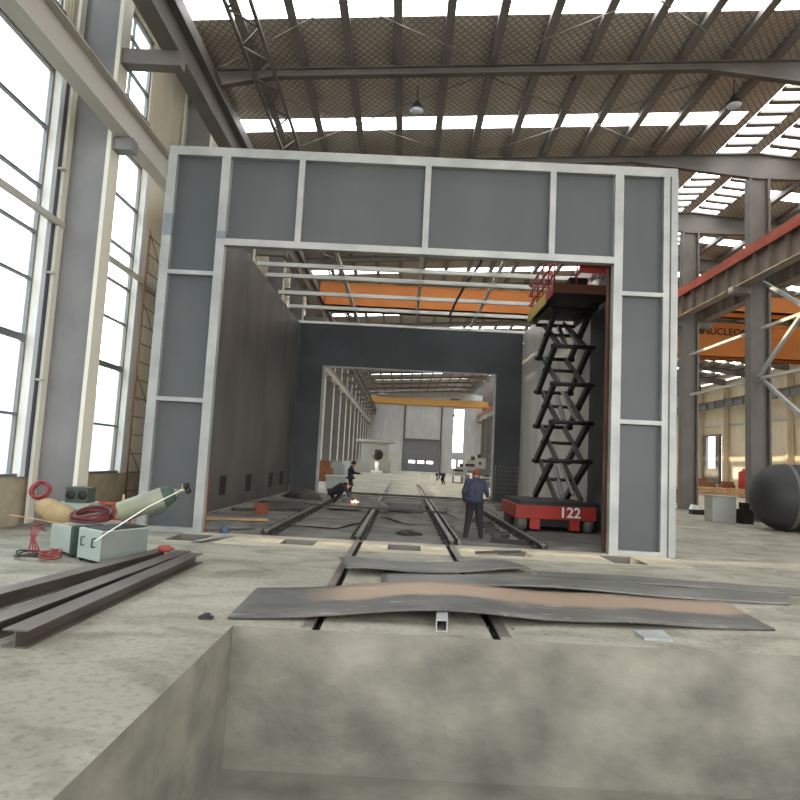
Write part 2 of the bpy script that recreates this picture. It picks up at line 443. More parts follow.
# ------------------------------------------------------------------ columns
def column_mb(x0, x1, y, ztop, fw=.44):
    m = MB()
    m.box((x0,y-.015,0),(x1,y+.015,ztop))
    m.cur = 1
    for xa, xb in ((x0-.07,x0),(x1,x1+.09)): m.box((xa,y-fw/2,0),(xb,y+fw/2,ztop))
    m.cur = 0
    m.box((x0-.15,y-.32,0),(x1+.17,y+.32,.04))
    return m
for i, y in enumerate(ROWS):
    c = column_mb(-7.78, -6.92, y, 13.75).build('steel_column',['struct','flangelit'], origin=(-7.35,y,0))
    struct(c, '%s grey steel column along the left window wall' % ordi(i), 'column')
    if i >= 2:
        m = MB(); m.box((-6.83,y-.15,8.2),(-6.4,y+.15,8.48)); m.build('corbel','struct',c)
        m = MB(); m.box((-6.83,y-.15,10.2),(-5.5,y+.15,10.55)); m.build('corbel','structd',c)
        m = MB(); m.box((-7.97,y-.32,1.0),(-7.87,y-.2,9.7)); m.build('gap_shade_strip','slate',c)  # added strip, coloured dark for the shaded gap between column and wall
        for z in (3.0, 5.3, 7.6):
            m = MB(); m.box((-7.99,y-.34,z),(-7.74,y-.2,z+.04)); m.build('pipe_clip','struct_pale',c)
for i, y in enumerate(ROWS):
    c = column_mb(14.25, 14.95, y, deck_z(XC)-1.38, .46).build('steel_column',['structd','structd'], origin=(14.6,y,0))
    struct(c, '%s dark steel column of the row between the two bays' % ordi(i), 'column')
    m = MB(); m.box((13.45,y-.2,9.5),(14.2,y+.2,9.79)); m.box((15.0,y-.2,9.5),(15.75,y+.2,9.79)); m.build('corbel','structd',c)
for i, y in enumerate(ROWS):
    c = column_mb(39.3, 39.8, y, 13.2, .3).build('steel_column',['cladr','cladr'], origin=(39.45,y,0))
    struct(c, '%s steel column along the far right wall' % ordi(i), 'column')
# runway girders
m = MB(); m.ibeam((-6.62,Y0,8.86),(-6.62,Y1,8.86),.34,.74); r = struct(m.build('runway_girder','struct_pale'), 'pale crane runway girder along the left columns', 'girder')
m = MB(); m.bar((-6.62,Y0,9.26),(-6.62,Y1,9.26),.07,.06); m.build('crane_rail','rust',r)
for X, lab in ((13.85,'dark crane runway girder with red top on the near side of the middle columns'),(15.35,'dark crane runway girder on the far side of the middle columns')):
    m = MB(); m.ibeam((X,Y0,10.45),(X,Y1,10.45),.46,1.3)
    y = 3.0
    while y < 60:
        m.box((X-.22,y-.012,9.83),(X+.22,y+.012,11.07)); y += 1.1
    r = struct(m.build('runway_girder','girderbrown'), lab, 'girder')
    m = MB(); m.box((X-.30,Y0,10.78),(X-.235,Y1,11.2)); m.box((X-.28,Y0,11.1),(X+.26,Y1,11.16)); m.box((X-.05,Y0,11.16),(X+.05,Y1,11.3)); m.build('crane_rail','rustred',r)
m = MB(); m.ibeam((38.9,Y0,10.75),(38.9,Y1,10.75),.4,.8)
y = 40.0
while y < 119: m.box((38.7,y-.06,10.4),(39.1,y+.06,11.1)); y += 2.2
r = struct(m.build('runway_girder','struct'), 'crane runway girder along the far right wall', 'girder')
m = MB(); m.box((38.8,Y0,11.15),(39.0,Y1,11.3)); m.build('crane_rail','rust',r)
m = MB(); m.box((39.85,Y0,8.2),(39.98,Y1,8.45)); struct(m.build('trim_90','struct_pale'), 'pale ledge along the far right wall', 'trim')
m = MB(); m.ibeam((-5.75,Y0,10.98),(-5.75,Y1,10.98),.4,.86); r = struct(m.build('runway_girder','structd'), 'dark upper crane runway girder along the left columns', 'girder')
m = MB(); m.box((-5.8,Y0,11.41),(-5.7,Y1,11.5)); m.build('crane_rail','rust',r)
# column bracing in the middle row
def brace(pts, label, s=.12, mt='struct_pale', name='column_brace'):
    m = MB()
    for a, b in pts: m.bar(a, b, s)
    return struct(m.build(name, mt), label, 'brace')
for i, (ya, yb) in enumerate(((19.9,26.4),(26.4,32.9),(32.9,39.4))):
    X = 14.6
    brace([((X,ya+.25,8.0),(X,yb-.25,8.0))], 'pale horizontal tie high between middle columns, %s bay' % ordi(i))
    brace([((X,ya+.25,5.9),(X,yb-.25,5.9))], 'pale horizontal tie lower between middle columns, %s bay' % ordi(i))
    if i == 0:
        brace([((X+.1,yb-.25,10.0),(X+.1,ya+.25,6.2)),((X-.1,yb-.25,6.0),(X-.1,ya+.25,10.0)),((X+.1,yb-.25,5.8),(X+.1,ya+.25,1.9))], 'diagonal cross bracing tubes beside the nearest middle column', .13, 'tube')

# ------------------------------------------------------------------ roof
dk = MB()
SK = [4.35+6.5*k for k in range(18)]
ycuts = [Y0]
for s_ in SK: ycuts += [s_-.45, s_+.45]
ycuts.append(Y1)
def slab_strip(m, xa, xb, ya, yb, t=.08):
    za, zb = deck_z(xa), deck_z(xb)
    m.add([(xa,ya,za),(xb,ya,zb),(xb,yb,zb),(xa,yb,za),(xa,ya,za+t),(xb,ya,zb+t),(xb,yb,zb+t),(xa,yb,za+t)],
          [(0,1,2,3),(4,7,6,5),(0,4,5,1),(1,5,6,2),(2,6,7,3),(3,7,4,0)])
for j in range(len(ycuts)-1):
    strip = j % 2 == 1
    for (xa, xb, sk) in ((XL-.3,-7.2,False),(-7.2,12.6,True),(12.6,13.0,False),(14.3,14.9,False),(16.2,17.0,False),(17.0,38.5,True),(38.5,XR+.3,False)):
        if strip and sk: continue
        slab_strip(dk, xa, xb, ycuts[j], ycuts[j+1])
struct(dk.build('ceiling','deck', origin=(0,0,0)), 'sloping roof underside with silver foil and wire netting', 'roof')
for k, s_ in enumerate(SK):
    m = MB(); slab_strip(m, -7.2, 12.6, s_-.45, s_+.45, .03); slab_strip(m, 17.0, 38.5, s_-.45, s_+.45, .03)
    struct(m.build('skylight','sky_panel'), '%s bright translucent strip running up the roof slope' % ordi(k), 'skylight')
for nm, xa, xb in (('left',13.0,14.3),('right',14.9,16.2)):
    m = MB(); slab_strip(m, xa, xb, Y0, Y1, .03); s = struct(m.build('skylight','sky_panel'), 'long ridge skylight on the %s side of the ridge' % nm, 'skylight')
    m = MB(); y = Y0+.4
    while y < Y1:
        za, zb = deck_z(xa), deck_z(xb)
        m.add([(xa,y,za-.12),(xb,y,zb-.12),(xb,y+.26,zb-.12),(xa,y+.26,za-.12),(xa,y,za-.01),(xb,y,zb-.01),(xb,y+.26,zb-.01),(xa,y+.26,za-.01)],
          [(0,3,2,1),(4,5,6,7),(0,1,5,4),(1,2,6,5),(2,3,7,6),(3,0,4,7)]); y += .82
    m.build('glazing_bar','purlin',s)
pk = 0
x = -7.2
while x < XR-.5:
    if not (12.9 < x < 16.3):
        z = deck_z(x)
        m = MB(); m.extr([(-.08,-.12),(.18,-.12),(.18,-.085),(-.03,-.085),(-.03,.11),(-.08,.11)], (x,Y0,z-.125), (x,Y1,z-.125))
        struct(m.build('purlin','purlin'), '%s roof purlin counted from the left wall' % (ordi(pk) if pk < 24 else 'twenty-fifth or later'), 'purlin'); pk += 1
    x += 1.56
def rafter(y, xa, xb, flip):
    # tapered plate girder under the deck, deep at its column ends
    m = MB(); T = .12
    span = xb-xa; st = [(xa,.75),(xa+span*.12,.3),(xa+span*.76,.3),(xb,1.15)]
    if flip: st = [(xa,1.15),(xa+span*.28,.5),(xa+span*.8,.5),(xb,.75)]
    top = [(x_, deck_z(x_)-.25) for x_, d_ in st]; bot = [(x_, deck_z(x_)-.25-d_) for x_, d_ in st]
    for i in range(3):
        (ax,az),(bx,bz) = top[i],top[i+1]; (cx,cz),(dx,dz) = bot[i],bot[i+1]
        for t, (z0a,z1a,z0b,z1b) in ((.02,(cz,az,dz,bz)),(T,(cz,cz+.04,dz,dz+.04)),(T,(az-.04,az,bz-.04,bz))):
            m.add([(ax,y-t,z0a),(bx,y-t,z0b),(bx,y+t,z0b),(ax,y+t,z0a),(ax,y-t,z1a),(bx,y-t,z1b),(bx,y+t,z1b),(ax,y+t,z1a)],
              [(0,3,2,1),(4,5,6,7),(0,1,5,4),(1,2,6,5),(2,3,7,6),(3,0,4,7)])
    return m
for i, y in enumerate(ROWS):
    struct(rafter(y,-7.75,14.6,False).build('roof_rafter','structd'), '%s roof rafter over the main bay' % ordi(i), 'rafter')
    struct(rafter(y,14.6,39.6,True).build('roof_rafter','structd'), '%s roof rafter over the right hand bay' % ordi(i), 'rafter')
# eave girder and lattice at the left
m = MB(); m.box((-7.0,Y0,12.95),(-6.75,Y1,13.95)); struct(m.build('eave_girder','structd'), 'dark eave girder running along the top of the left columns', 'girder')
m = MB(); m.bar((-5.6,Y0,13.95),(-5.6,Y1,13.95),.1); m.bar((-4.9,Y0,14.0),(-4.9,Y1,14.0),.1)
y = Y0
while y < 60:
    m.bar((-5.6,y,13.95),(-4.9,y+.8,14.0),.05); m.bar((-4.9,y+.8,14.0),(-5.6,y+1.6,13.95),.05); y += 1.6
struct(m.build('roof_lattice','structd'), 'dark lattice strut under the roof near the left eave', 'lattice')
# wind bracing rods
for i, y in enumerate((13.4,19.9,26.4)):
    m = MB()
    for a, b in ((-6.8,2.0),(2.0,10.5)):
        m.tube((a,y+.3,deck_z(a)-.35),(b,y+6.2,deck_z(b)-.35),.018,n=6); m.tube((b,y+.3,deck_z(b)-.35),(a,y+6.2,deck_z(a)-.35),.018,n=6)
    struct(m.build('wind_brace','purlin'), '%s pair of thin crossed bracing rods under the roof' % ordi(i), 'brace')

# ------------------------------------------------------------------ end wall, right wall
wb = MB()
GX0, GX1 = .1, 6.7
holesb = [(9.1,11.2,3.9,12.2),(9.1,9.9,.9,2.6),(10.3,11.2,.9,2.6),(GX0,GX1,0,5.9)]
xc = sorted({XL,XR,*[h[0] for h in holesb],*[h[1] for h in holesb]}); zc = sorted({0,13.8,*[h[2] for h in holesb],*[h[3] for h in holesb]})
for i in range(len(xc)-1):
    for j in range(len(zc)-1):
        cx, cz = (xc[i]+xc[i+1])/2, (zc[j]+zc[j+1])/2
        if any(h[0]<cx<h[1] and h[2]<cz<h[3] for h in holesb): continue
        wb.box((xc[i],Y1,zc[j]),(xc[i+1],Y1+.2,zc[j+1]))
wb.add([(XL,Y1,13.8),(XR,Y1,13.8),(XR,Y1,14.0),(XC,Y1,15.9),(XL,Y1,14.2)],[(0,1,2,3,4)])
struct(wb.build('wall_back','cladx', origin=(0,Y1,0)), 'pale grey cladding end wall far down the hall', 'wall')
for n, (a,b,z0,z1) in enumerate(holesb[:3]):
    f = MB()
    f.box((a,Y1+.02,z0),(a+.08,Y1+.12,z1)); f.box((b-.08,Y1+.02,z0),(b,Y1+.12,z1)); f.box((a,Y1+.02,z0),(b,Y1+.12,z0+.08)); f.box((a,Y1+.02,z1-.08),(b,Y1+.12,z1))
    w = struct(f.build('window_%d' % (80+n),'alu'), ['tall bright window in the far end wall','left small bright window low in the far end wall','right small bright window low in the far end wall'][n], 'window')
    p = MB(); p.box((a+.05,Y1+.06,z0+.05),(b-.05,Y1+.068,z1-.05)); p.build('pane','glass',w)
dm = MB()
for x0,x1,z0,z1 in ((GX0,GX1,0,1.55),(GX0,GX1,2.05,5.9),(GX0,1.0,1.55,2.05),(2.2,2.7,1.55,2.05),(3.9,4.4,1.55,2.05),(5.6,GX1,1.55,2.05)):
    dm.box((x0,Y1+.05,z0),(x1,Y1+.13,z1))
dr = struct(dm.build('door_1','gate'), 'dark grey rolling gate in the far end wall', 'door')
m = MB()
for a in (1.0,2.7,4.4): m.box((a,Y1+.08,1.55),(a+1.2,Y1+.09,2.05))
m.build('vision_panel','glass',dr)
m = MB(); m.box((GX0-.35,Y1-.25,0),(GX0-.05,Y1-.02,13.6)); m.box((GX1+.05,Y1-.25,0),(GX1+.35,Y1-.02,13.6)); m.box((GX0-.35,Y1-.2,5.9),(GX1+.35,Y1-.02,6.15))
struct(m.build('trim_91','structd'), 'dark frame posts around the far gate', 'trim')
m = MB(); m.box((GX0,Y1-.12,6.2),(GX1,Y1-.02,12.4)); struct(m.build('trim_92','cladx'), 'pale panel above the far gate', 'panel')
wr = MB()
RW = [(80.2,84.6,.9,7.0)]
for a in range(2): pass
yc = sorted({Y0,Y1,*[h[0] for h in RW],*[h[1] for h in RW]}); zc = [0,.9,7.0,13.9]
for i in range(len(yc)-1):
    for j in range(len(zc)-1):
        cy, cz = (yc[i]+yc[i+1])/2, (zc[j]+zc[j+1])/2
        if any(h[0]<cy<h[1] and h[2]<cz<h[3] for h in RW): continue
        wr.box((XR,yc[i],zc[j]),(XR+.2,yc[i+1],zc[j+1]))
struct(wr.build('wall_right','cladr', origin=(XR,0,0)), 'cream wall on the far right side of the neighbouring bay', 'wall')
f = MB()
f.box((XR-.35,80.2,.9),(XR-.02,81.2,7.0)); f.box((XR-.35,83.6,.9),(XR-.02,84.6,7.0)); f.box((XR-.3,81.2,.9),(XR-.02,83.6,2.9)); f.box((XR-.3,80.2,7.0),(XR-.02,84.6,7.2))
w = struct(f.build('window_90','structd'), 'bright window in dark frame in the right wall', 'window')
p = MB(); p.box((XR+.05,80.2,.9),(XR+.06,84.6,7.0)); p.build('pane','glass',w)

# ------------------------------------------------------------------ outside building seen through the panes, plus an unseen sun blocker
m = MB(); m.box((-52,14,-.15),(-40,130,8.6)); struct(m.build('neighbour_building','neigh'), 'pale building outside beyond the left windows', 'building')
m = MB(); m.box((-52,-40,-.15),(-34,11.2,30)); struct(m.build('sun_blocker','neigh'), 'tall unseen block added outside to keep sun off the front floor', 'building')  # added out of view, cuts the sun down to a strip by the booth

# ------------------------------------------------------------------ the steel booth (front portal, side walls, rear portal, roof tubes)
W, H, WI, HL, D, DR = 5.6, 8.4, 4.24, 6.19, 13.36, 30.73
booth = thing('steel_spray_booth', 'huge unfinished grey steel booth with pale tube frame spanning the rails', 'booth', (0,D,0))
def part(name, mb, mt, parent=booth, label=None, bevel=0):
    o = mb.build(name, mt, parent, bevel=bevel)
    if label: o['label'] = label
    return o
T = .17
def vbar(x, w, z0, z1, y=D, t=.18): m = MB(); m.box((x-w/2,y,z0),(x+w/2,y+t,z1)); return m
def hbar(x0, x1, z, h, y=D, t=.18): m = MB(); m.box((x0,y,z-h/2),(x1,y+t,z+h/2)); return m
p = part('frame_post', vbar(-W+.09,.18,0,H-.2), 'tube')
m = MB(); m.box((-W-.004,D-.004,6.35),(-W+.19,D+.18,6.85)); part('primer_patch', m, 'primer', p, 'dark grey primer patch')
p = part('frame_post', vbar(-WI-.09,.19,0,H-.2), 'tube')
m = MB(); m.box((-WI-.19,D-.004,6.33),(-WI+.012,D+.18,6.5)); part('primer_patch', m, 'primer', p, 'dark grey primer patch')
part('frame_post', vbar(WI+.09,.19,0,H-.2), 'tube')
p = part('frame_post', vbar(W-.15,.30,0,H-.2), 'tube')
m = MB(); m.box((W-.16,D-.02,0),(W-.14,D,H-.2)); part('weld_seam', m, 'panel', p)
part('top_beam', hbar(-W,W,H-.1,.2), 'tube')
part('lintel_beam', hbar(-WI,WI,HL+.08,.15), 'tube')
for x in (-2.65,.13,2.88): part('mullion', vbar(x,.13,HL+.155,H-.2), 'tube')
for z in (2.78,5.55):
    part('cross_rail', hbar(-W+.18,-WI-.185,z,.09), 'tube'); part('cross_rail', hbar(WI+.185,W-.3,z,.09), 'tube')
part('bottom_rail', hbar(-W+.18,-WI-.185,.05,.10), 'tube'); part('bottom_rail', hbar(WI+.185,W-.3,.05,.10), 'tube')
def pan(x0,x1,z0,z1): m = MB(); m.box((x0-.05,D+.13,z0-.03),(x1+.05,D+.15,z1+.03)); return m
for xa, xb in ((-W+.18,-WI-.185),(WI+.185,W-.3)):
    for z0,z1 in ((.1,2.735),(2.825,5.505),(5.595,H-.2)): part('panel', pan(xa,xb,z0,z1), 'panel')
ex = [-WI+.005,-2.65,.13,2.88,WI-.005]
for i in range(4): part('panel', pan(ex[i]+.065,ex[i+1]-.065,HL+.155,H-.2), 'panel')
# side walls of the chamber: rows of plates with outer stiffeners
def wallplate(X, ya, yb, z0, z1, t=.02, holes_=()):
    m = MB()
    yc = sorted({ya,yb,*[h[0] for h in holes_],*[h[1] for h in holes_]}); zc = sorted({z0,z1,*[h[2] for h in holes_],*[h[3] for h in holes_]})
    for i in range(len(yc)-1):
        for j in range(len(zc)-1):
            cy, cz = (yc[i]+yc[i+1])/2, (zc[j]+zc[j+1])/2
            if any(h[0]<cy<h[1] and h[2]<cz<h[3] for h in holes_): continue
            m.box((X-t/2,yc[i],zc[j]),(X+t/2,yc[i+1],zc[j+1]))
    return m
ports = [(18.9,19.6,.42,1.0),(22.0,22.9,.38,.98),(25.8,26.7,.38,.98),(28.1,29.0,.38,.98)]
yb_ = [13.56,17.0,20.4,23.8,27.2,30.7]
for i in range(5):
    a, b = yb_[i], yb_[i+1]
    part('left_wall_plate', wallplate(-5.52,a+.004,b-.004,0,8.2,holes_=[h for h in ports if a<h[0] and h[1]<b]), 'innerwall')
for h in ports:
    m = MB(); m.box((-5.58,h[0]-.06,h[2]-.06),(-5.545,h[1]+.06,h[3]+.06)); part('port_cover', m, 'dark', booth, 'dark square port near the floor')
for k in range(6):
    y = yb_[k]; part('outer_stiffener', vbar(-5.63,.14,0,8.3,min(y,30.5)), 'tube')
    part('outer_stiffener', vbar(5.63,.14,0,8.3,min(y,30.5)), 'tube')
part('right_wall_plate', wallplate(5.52,13.56,16.4,0,8.2), 'rearwall')
part('right_wall_plate', wallplate(5.52,16.41,19.38,0,8.2), 'rearwall')
for a, b in ((19.4,23.2),(23.21,26.95),(26.96,30.7)): part('right_wall_plate', wallplate(5.52,a,b,0,8.25), 'paleplate', booth, 'bare pale grey wall plate')
m = MB(); m.box((4.30,D+.55,0),(4.46,D+.72,HL+.1)); part('rust_post', m, 'rust', booth, 'rust-brown post behind the right inner post')
m = MB(); m.box((-4.38,D+.3,0),(-4.28,D+.42,1.15)); part('rust_post', m, 'rustred', booth, 'short orange rusty stub post at the left')
# rear portal
m = MB()
m.box((-W+.1,DR,0),(-WI,DR+.12,8.25)); m.box((WI,DR,0),(W-.1,DR+.12,8.25)); m.box((-WI,DR,HL),(WI,DR+.12,8.25))
part('rear_portal_plate', m, 'rearwall')
part('rear_top_tube', hbar(-W,W,8.32,.12,DR-.06,.16), 'tubebright')
m = MB(); m.box((-WI-.02,DR-.05,0),(-WI+.10,DR+.2,HL)); part('rear_opening_trim', m, 'tube'); m = MB(); m.box((WI-.06,DR-.02,0),(WI+.02,DR+.2,HL)); part('rear_opening_trim', m, 'tube')
m = MB(); m.box((-WI,DR-.03,HL-.06),(WI,DR+.18,HL)); part('rear_opening_trim', m, 'tube')
# roof tubes
for y in (15.6,17.5,19.4,21.4,22.7,25.1,27.4):
    part('roof_tube', hbar(-W+.1,W-.1,8.3,.14,y,.12), 'tubebright')
for x in (-2.65,.2,2.9): m = MB(); m.box((x-.06,13.6,8.38),(x+.06,30.6,8.48)); part('roof_runner', m, 'tubebright')
m = MB(); m.path([(2.3,20.5,8.9),(2.2,21.3,8.6),(1.9,23,8.4),(1.7,25,8.2),(1.6,27,8.1)], .05); part('hanging_hose', m, 'hoseblk')

# ------------------------------------------------------------------ rails
def rail(x, y0, y1, label, clips, double=False, zb=-.02):
    t = thing('track_rail', label, 'rail', (x,y0,zb), 'track rails through the booth')
    m = MB(); m.box((x-.11,y0,zb-.03),(x+.11,y1,zb)); m.build('rail_foot','railside',t)
    m = MB(); m.box((x-.02,y0,zb),(x+.02,y1,zb+.09)); m.build('rail_web','railside',t)
    m = MB(); m.box((x-.055,y0,zb+.09),(x+.055,y1,zb+.13)); m.build('rail_head','steel',t, bevel=.008)
    if double:
        m = MB(); m.box((x+.14,y0,zb),(x+.19,y1,zb+.12)); m.build('guard_rail','steel',t)
    y = clips[0]; k = 0
    while y < clips[1]:
        for sx in (-1,1):
            m = MB(); m.box((x+sx*.12-.05,y-.07,zb),(x+sx*.12+.05,y+.07,zb+.07)); m.tube((x+sx*.13,y,zb+.07),(x+sx*.13,y,zb+.12),.022,n=6)
            m.build('rail_clip','clip',t)
        y += clips[2]
    return t
rail(-.99, 6.5, 13.6, 'inner left rail set in the concrete floor by the pit', (6.9,6.95,1), zb=-.115)
rail(1.0, 6.5, 13.6, 'inner right rail set in the concrete floor by the pit', (6.9,6.95,1), zb=-.115)
rail(-.99, 13.65, 48.0, 'inner left rail with black clips on the booth floor', (13.9,25,.75))
rail(1.0, 13.65, 48.0, 'inner right rail with guard rail on the booth floor', (13.9,25,.75), True)
rail(-2.95, 13.7, 30.4, 'outer left rail with clips inside the booth', (14.0,25,.8))
rail(2.95, 13.7, 30.4, 'outer right rail by the red lift inside the booth', (14.0,25,.8))

# ------------------------------------------------------------------ big plates in the foreground
def sheet(name, corners, zf, label, mt, t=.02, nx=40, ny=8, cat='steel plate', group='steel plates in front of the booth'):
    """corners: front-left, front-right, back-right, back-left (x,y); zf(u,v) the height of the curled plate"""
    a,b,c,d = [Vector((*p,0)) for p in corners]; vs = []; fs = []
    for lay in (0,1):
        for j in range(ny+1):
            for i in range(nx+1):
                u, v = i/nx, j/ny
                p = a*(1-u)*(1-v)+b*u*(1-v)+c*u*v+d*(1-u)*v
                vs.append((p.x,p.y,zf(u,v)+t*lay))
    n = (nx+1)*(ny+1); idx = lambda l,i,j: l*n+j*(nx+1)+i
    for j in range(ny):
        for i in range(nx):
            fs.append((idx(1,i,j),idx(1,i+1,j),idx(1,i+1,j+1),idx(1,i,j+1))); fs.append((idx(0,i,j),idx(0,i,j+1),idx(0,i+1,j+1),idx(0,i+1,j)))
    for i in range(nx):
        fs.append((idx(0,i,0),idx(0,i+1,0),idx(1,i+1,0),idx(1,i,0))); fs.append((idx(0,i,ny),idx(1,i,ny),idx(1,i+1,ny),idx(0,i+1,ny)))
    for j in range(ny):
        fs.append((idx(0,0,j),idx(1,0,j),idx(1,0,j+1),idx(0,0,j+1))); fs.append((idx(0,nx,j),idx(0,nx,j+1),idx(1,nx,j+1),idx(1,nx,j)))
    m = MB(); m.add(vs, fs, True); cx = sum(p[0] for p in corners)/4; cy = sum(p[1] for p in corners)/4
    o = m.build(name, mt, origin=(cx,cy,0)); return tag(o, label, cat, group)
def bulge(u, c, w): return math.exp(-((u-c)/w)**2)
sheet('steel_plate', [(-1.83,6.66),(4.2,7.42),(4.36,8.9),(-1.87,8.15)], lambda u,v: .005+.13*bulge(u,.36,.2)+.045*bulge(u,.72,.12)+.02*v*bulge(u,.4,.3)-.0*v,
      'largest curled steel plate with a rusty brown band, nearest the pit', 'plate_rust')
sheet('steel_plate', [(-.86,9.35),(2.05,10.55),(1.78,11.2),(-1.05,10.22)], lambda u,v: .02+.10*bulge(u,.05,.25)+.05*bulge(u,.9,.2)+.02*v,
      'short grey steel plate lying topmost behind the two long ones', 'plate')
sheet('steel_plate', [(-.33,8.86),(5.3,8.95),(5.75,9.7),(-.35,9.62)], lambda u,v: .008+.075*bulge(u,.4,.25)+.01*v,
      'long dark steel plate lying just behind the rusty plate', 'plate')
sheet('steel_plate', [(1.9,9.9),(6.6,9.72),(6.6,10.2),(2.1,10.55)], lambda u,v: .008+.03*bulge(u,.35,.3),
      'narrow grey steel plate behind the long dark plate at right', 'plate')
def sqtube(name, p0, p1, s, label):
    m = MB(); p0, p1 = Vector(p0), Vector(p1); a = s/2; w = .012
    for (x0,x1,z0,z1) in ((-a,a,-a,-a+w),(-a,a,a-w,a),(-a,-a+w,-a+w,a-w),(a-w,a,-a+w,a-w)):
        m.add([(p0.x+x0,p0.y,p0.z+z0),(p0.x+x1,p0.y,p0.z+z0),(p1.x+x1,p1.y,p1.z+z0),(p1.x+x0,p1.y,p1.z+z0),(p0.x+x0,p0.y,p0.z+z1),(p0.x+x1,p0.y,p0.z+z1),(p1.x+x1,p1.y,p1.z+z1),(p1.x+x0,p1.y,p1.z+z1)],
          [(0,3,2,1),(4,5,6,7),(0,1,5,4),(1,2,6,5),(2,3,7,6),(3,0,4,7)])
    return tag(m.build(name,'tube'), label, 'steel tube')
sqtube('square_tube', (.36,6.62,.062), (.5,8.7,.062), .12, 'square steel tube propping up the rusty plate, open end facing out')
m = MB(); m.box((2.45,6.72,0),(2.75,7.0,.03)); m.add([(2.45,6.72,.03),(2.75,6.72,.03),(2.75,7.0,.05),(2.45,7.0,.03)],[(0,1,2,3)])
tag(m.build('steel_offcut','tube'), 'small pale steel offcut under the right end of the rusty plate', 'offcut')
m = MB(); m.box((-2.12,6.62,0),(-1.98,6.68,.03)); m.box((-2.08,6.6,.03),(-2.02,6.7,.05)); tag(m.build('scrap_piece','clip'), 'small dark scrap piece left of the rusty plate corner', 'scrap')
# cover plate by the left leg
sheet('cover_plate', [(-4.0,12.0),(-3.7,12.0),(-3.5,13.2),(-3.75,13.3)], lambda u,v: .005+.05*u*(1-v), 'thin pale cover plate on the floor beside the left inner post', 'tube', .012, 6, 6, 'cover plate', None)

# ------------------------------------------------------------------ rolled beams at the left
def rolled(p0, p1, label):
    m = MB(); m.ibeam(p0, p1, .22, .15, .012, .014); t = m.build('rolled_beam','hbeam'); return tag(t, label, 'steel beam', 'rolled beams at the left')
rolled((-4.42,5.4,.075),(-3.80,10.15,.075), 'dark rolled steel beam on the floor, nearest the welding machines')
rolled((-3.64,5.4,.075),(-3.46,10.05,.075), 'dark rolled steel beam lying in the middle of the three on the floor')
rolled((-3.26,5.4,.075),(-3.22,9.88,.075), 'dark rolled steel beam on the floor, rightmost of the three')
m = MB(); m.lathe([(0,.03),(.02,.05),(.16,.055),(.2,.03),(.24,.02)], (-3.75,9.72,.205), (1,.25,0)); tag(m.build('grinder','hosered'), 'small red hand tool lying on the dark beams', 'tool')

# ------------------------------------------------------------------ welding machines and cylinders
def obox(m, o, ux, uy, w, d, z0, z1):
    o = Vector((*o,0)); ux = Vector((*ux,0)).normalized(); uy = Vector((*uy,0)).normalized()
    c = [o, o+ux*w, o+ux*w+uy*d, o+uy*d]
    m.add([(p.x,p.y,z0) for p in c]+[(p.x,p.y,z1) for p in c], [(0,3,2,1),(4,5,6,7),(0,1,5,4),(1,2,6,5),(2,3,7,6),(3,0,4,7)]); return m
A0 = (-4.38,9.2); ua = (.36,.78); ub = (-.52,.35)   # corner, right face direction, left face direction
wm = thing('welding_machine', 'larger pale green welding cabinet on castors holding the grey cylinder', 'welding machine', (*A0,0))
m = MB(); obox(m, A0, ua, ub, .86, .6, .05, .49); body = m.build('cabinet','boxgreen',wm, bevel=.012)
m = MB(); obox(m, (A0[0]+.012,A0[1]-.008), ua, ub, .85, .01, .07, .47); m.build('side_cover','boxgrey',wm)
m = MB(); obox(m, (A0[0]+.02,A0[1]+.04), ua, ub, .78, .52, .49, .505); m.build('lid','hoseblk',wm)
e1 = Vector((*ua,0)).normalized(); e2 = Vector((*ub,0)).normalized(); A = Vector((*A0,0))
for a in (.13,.42):
    m = MB(); q = A+e2*a-e1*.012; up = Vector((0,0,1))
    m.path([q+up*.25,q-e1*.05+up*.25,q-e1*.05+up*.37,q+up*.37],.013); m.build('handle','darkgreen',wm)
for a,b in ((.06,.06),(.8,.06),(.06,.54),(.8,.54)):
    q = A+e1*a+e2*b; m = MB(); m.tube(q+e2*.02+up*.04,q-e2*.02+up*.04,.04); m.box((q.x-.02,q.y-.02,.03),(q.x+.02,q.y+.02,.06)); m.build('castor','clip',wm)
B0 = (-5.05,9.72)
w2 = thing('welding_machine', 'smaller pale green welding cabinet at the left with dark green edge', 'welding machine', (*B0,0))
m = MB(); q0 = Vector((*B0,0)); c = [q0, q0+e2*.66, q0+e2*.66+e1*.5, q0+e1*.5]
vs = [(p.x,p.y,.05 if i in (0,3) else .08) for i,p in enumerate(c)]+[(p.x,p.y,.45) for p in c]
m.add(vs,[(0,3,2,1),(4,5,6,7),(0,1,5,4),(1,2,6,5),(2,3,7,6),(3,0,4,7)]); m.build('cabinet','boxgreen',w2, bevel=.012)
m = MB(); obox(m, (B0[0]+.005,B0[1]-.01), ua, ub, .52, .07, .04, .47); m.build('edge_frame','darkgreen',w2)
for a,b in ((.05,.05),(.45,.05),(.05,.58),(.45,.58)):
    q = q0+e1*a+e2*b; m = MB(); m.tube(q+e2*.02+up*.04,q-e2*.02+up*.04,.04); m.box((q.x-.02,q.y-.02,.04),(q.x+.02,q.y+.02,.07)); m.build('castor','clip',w2)
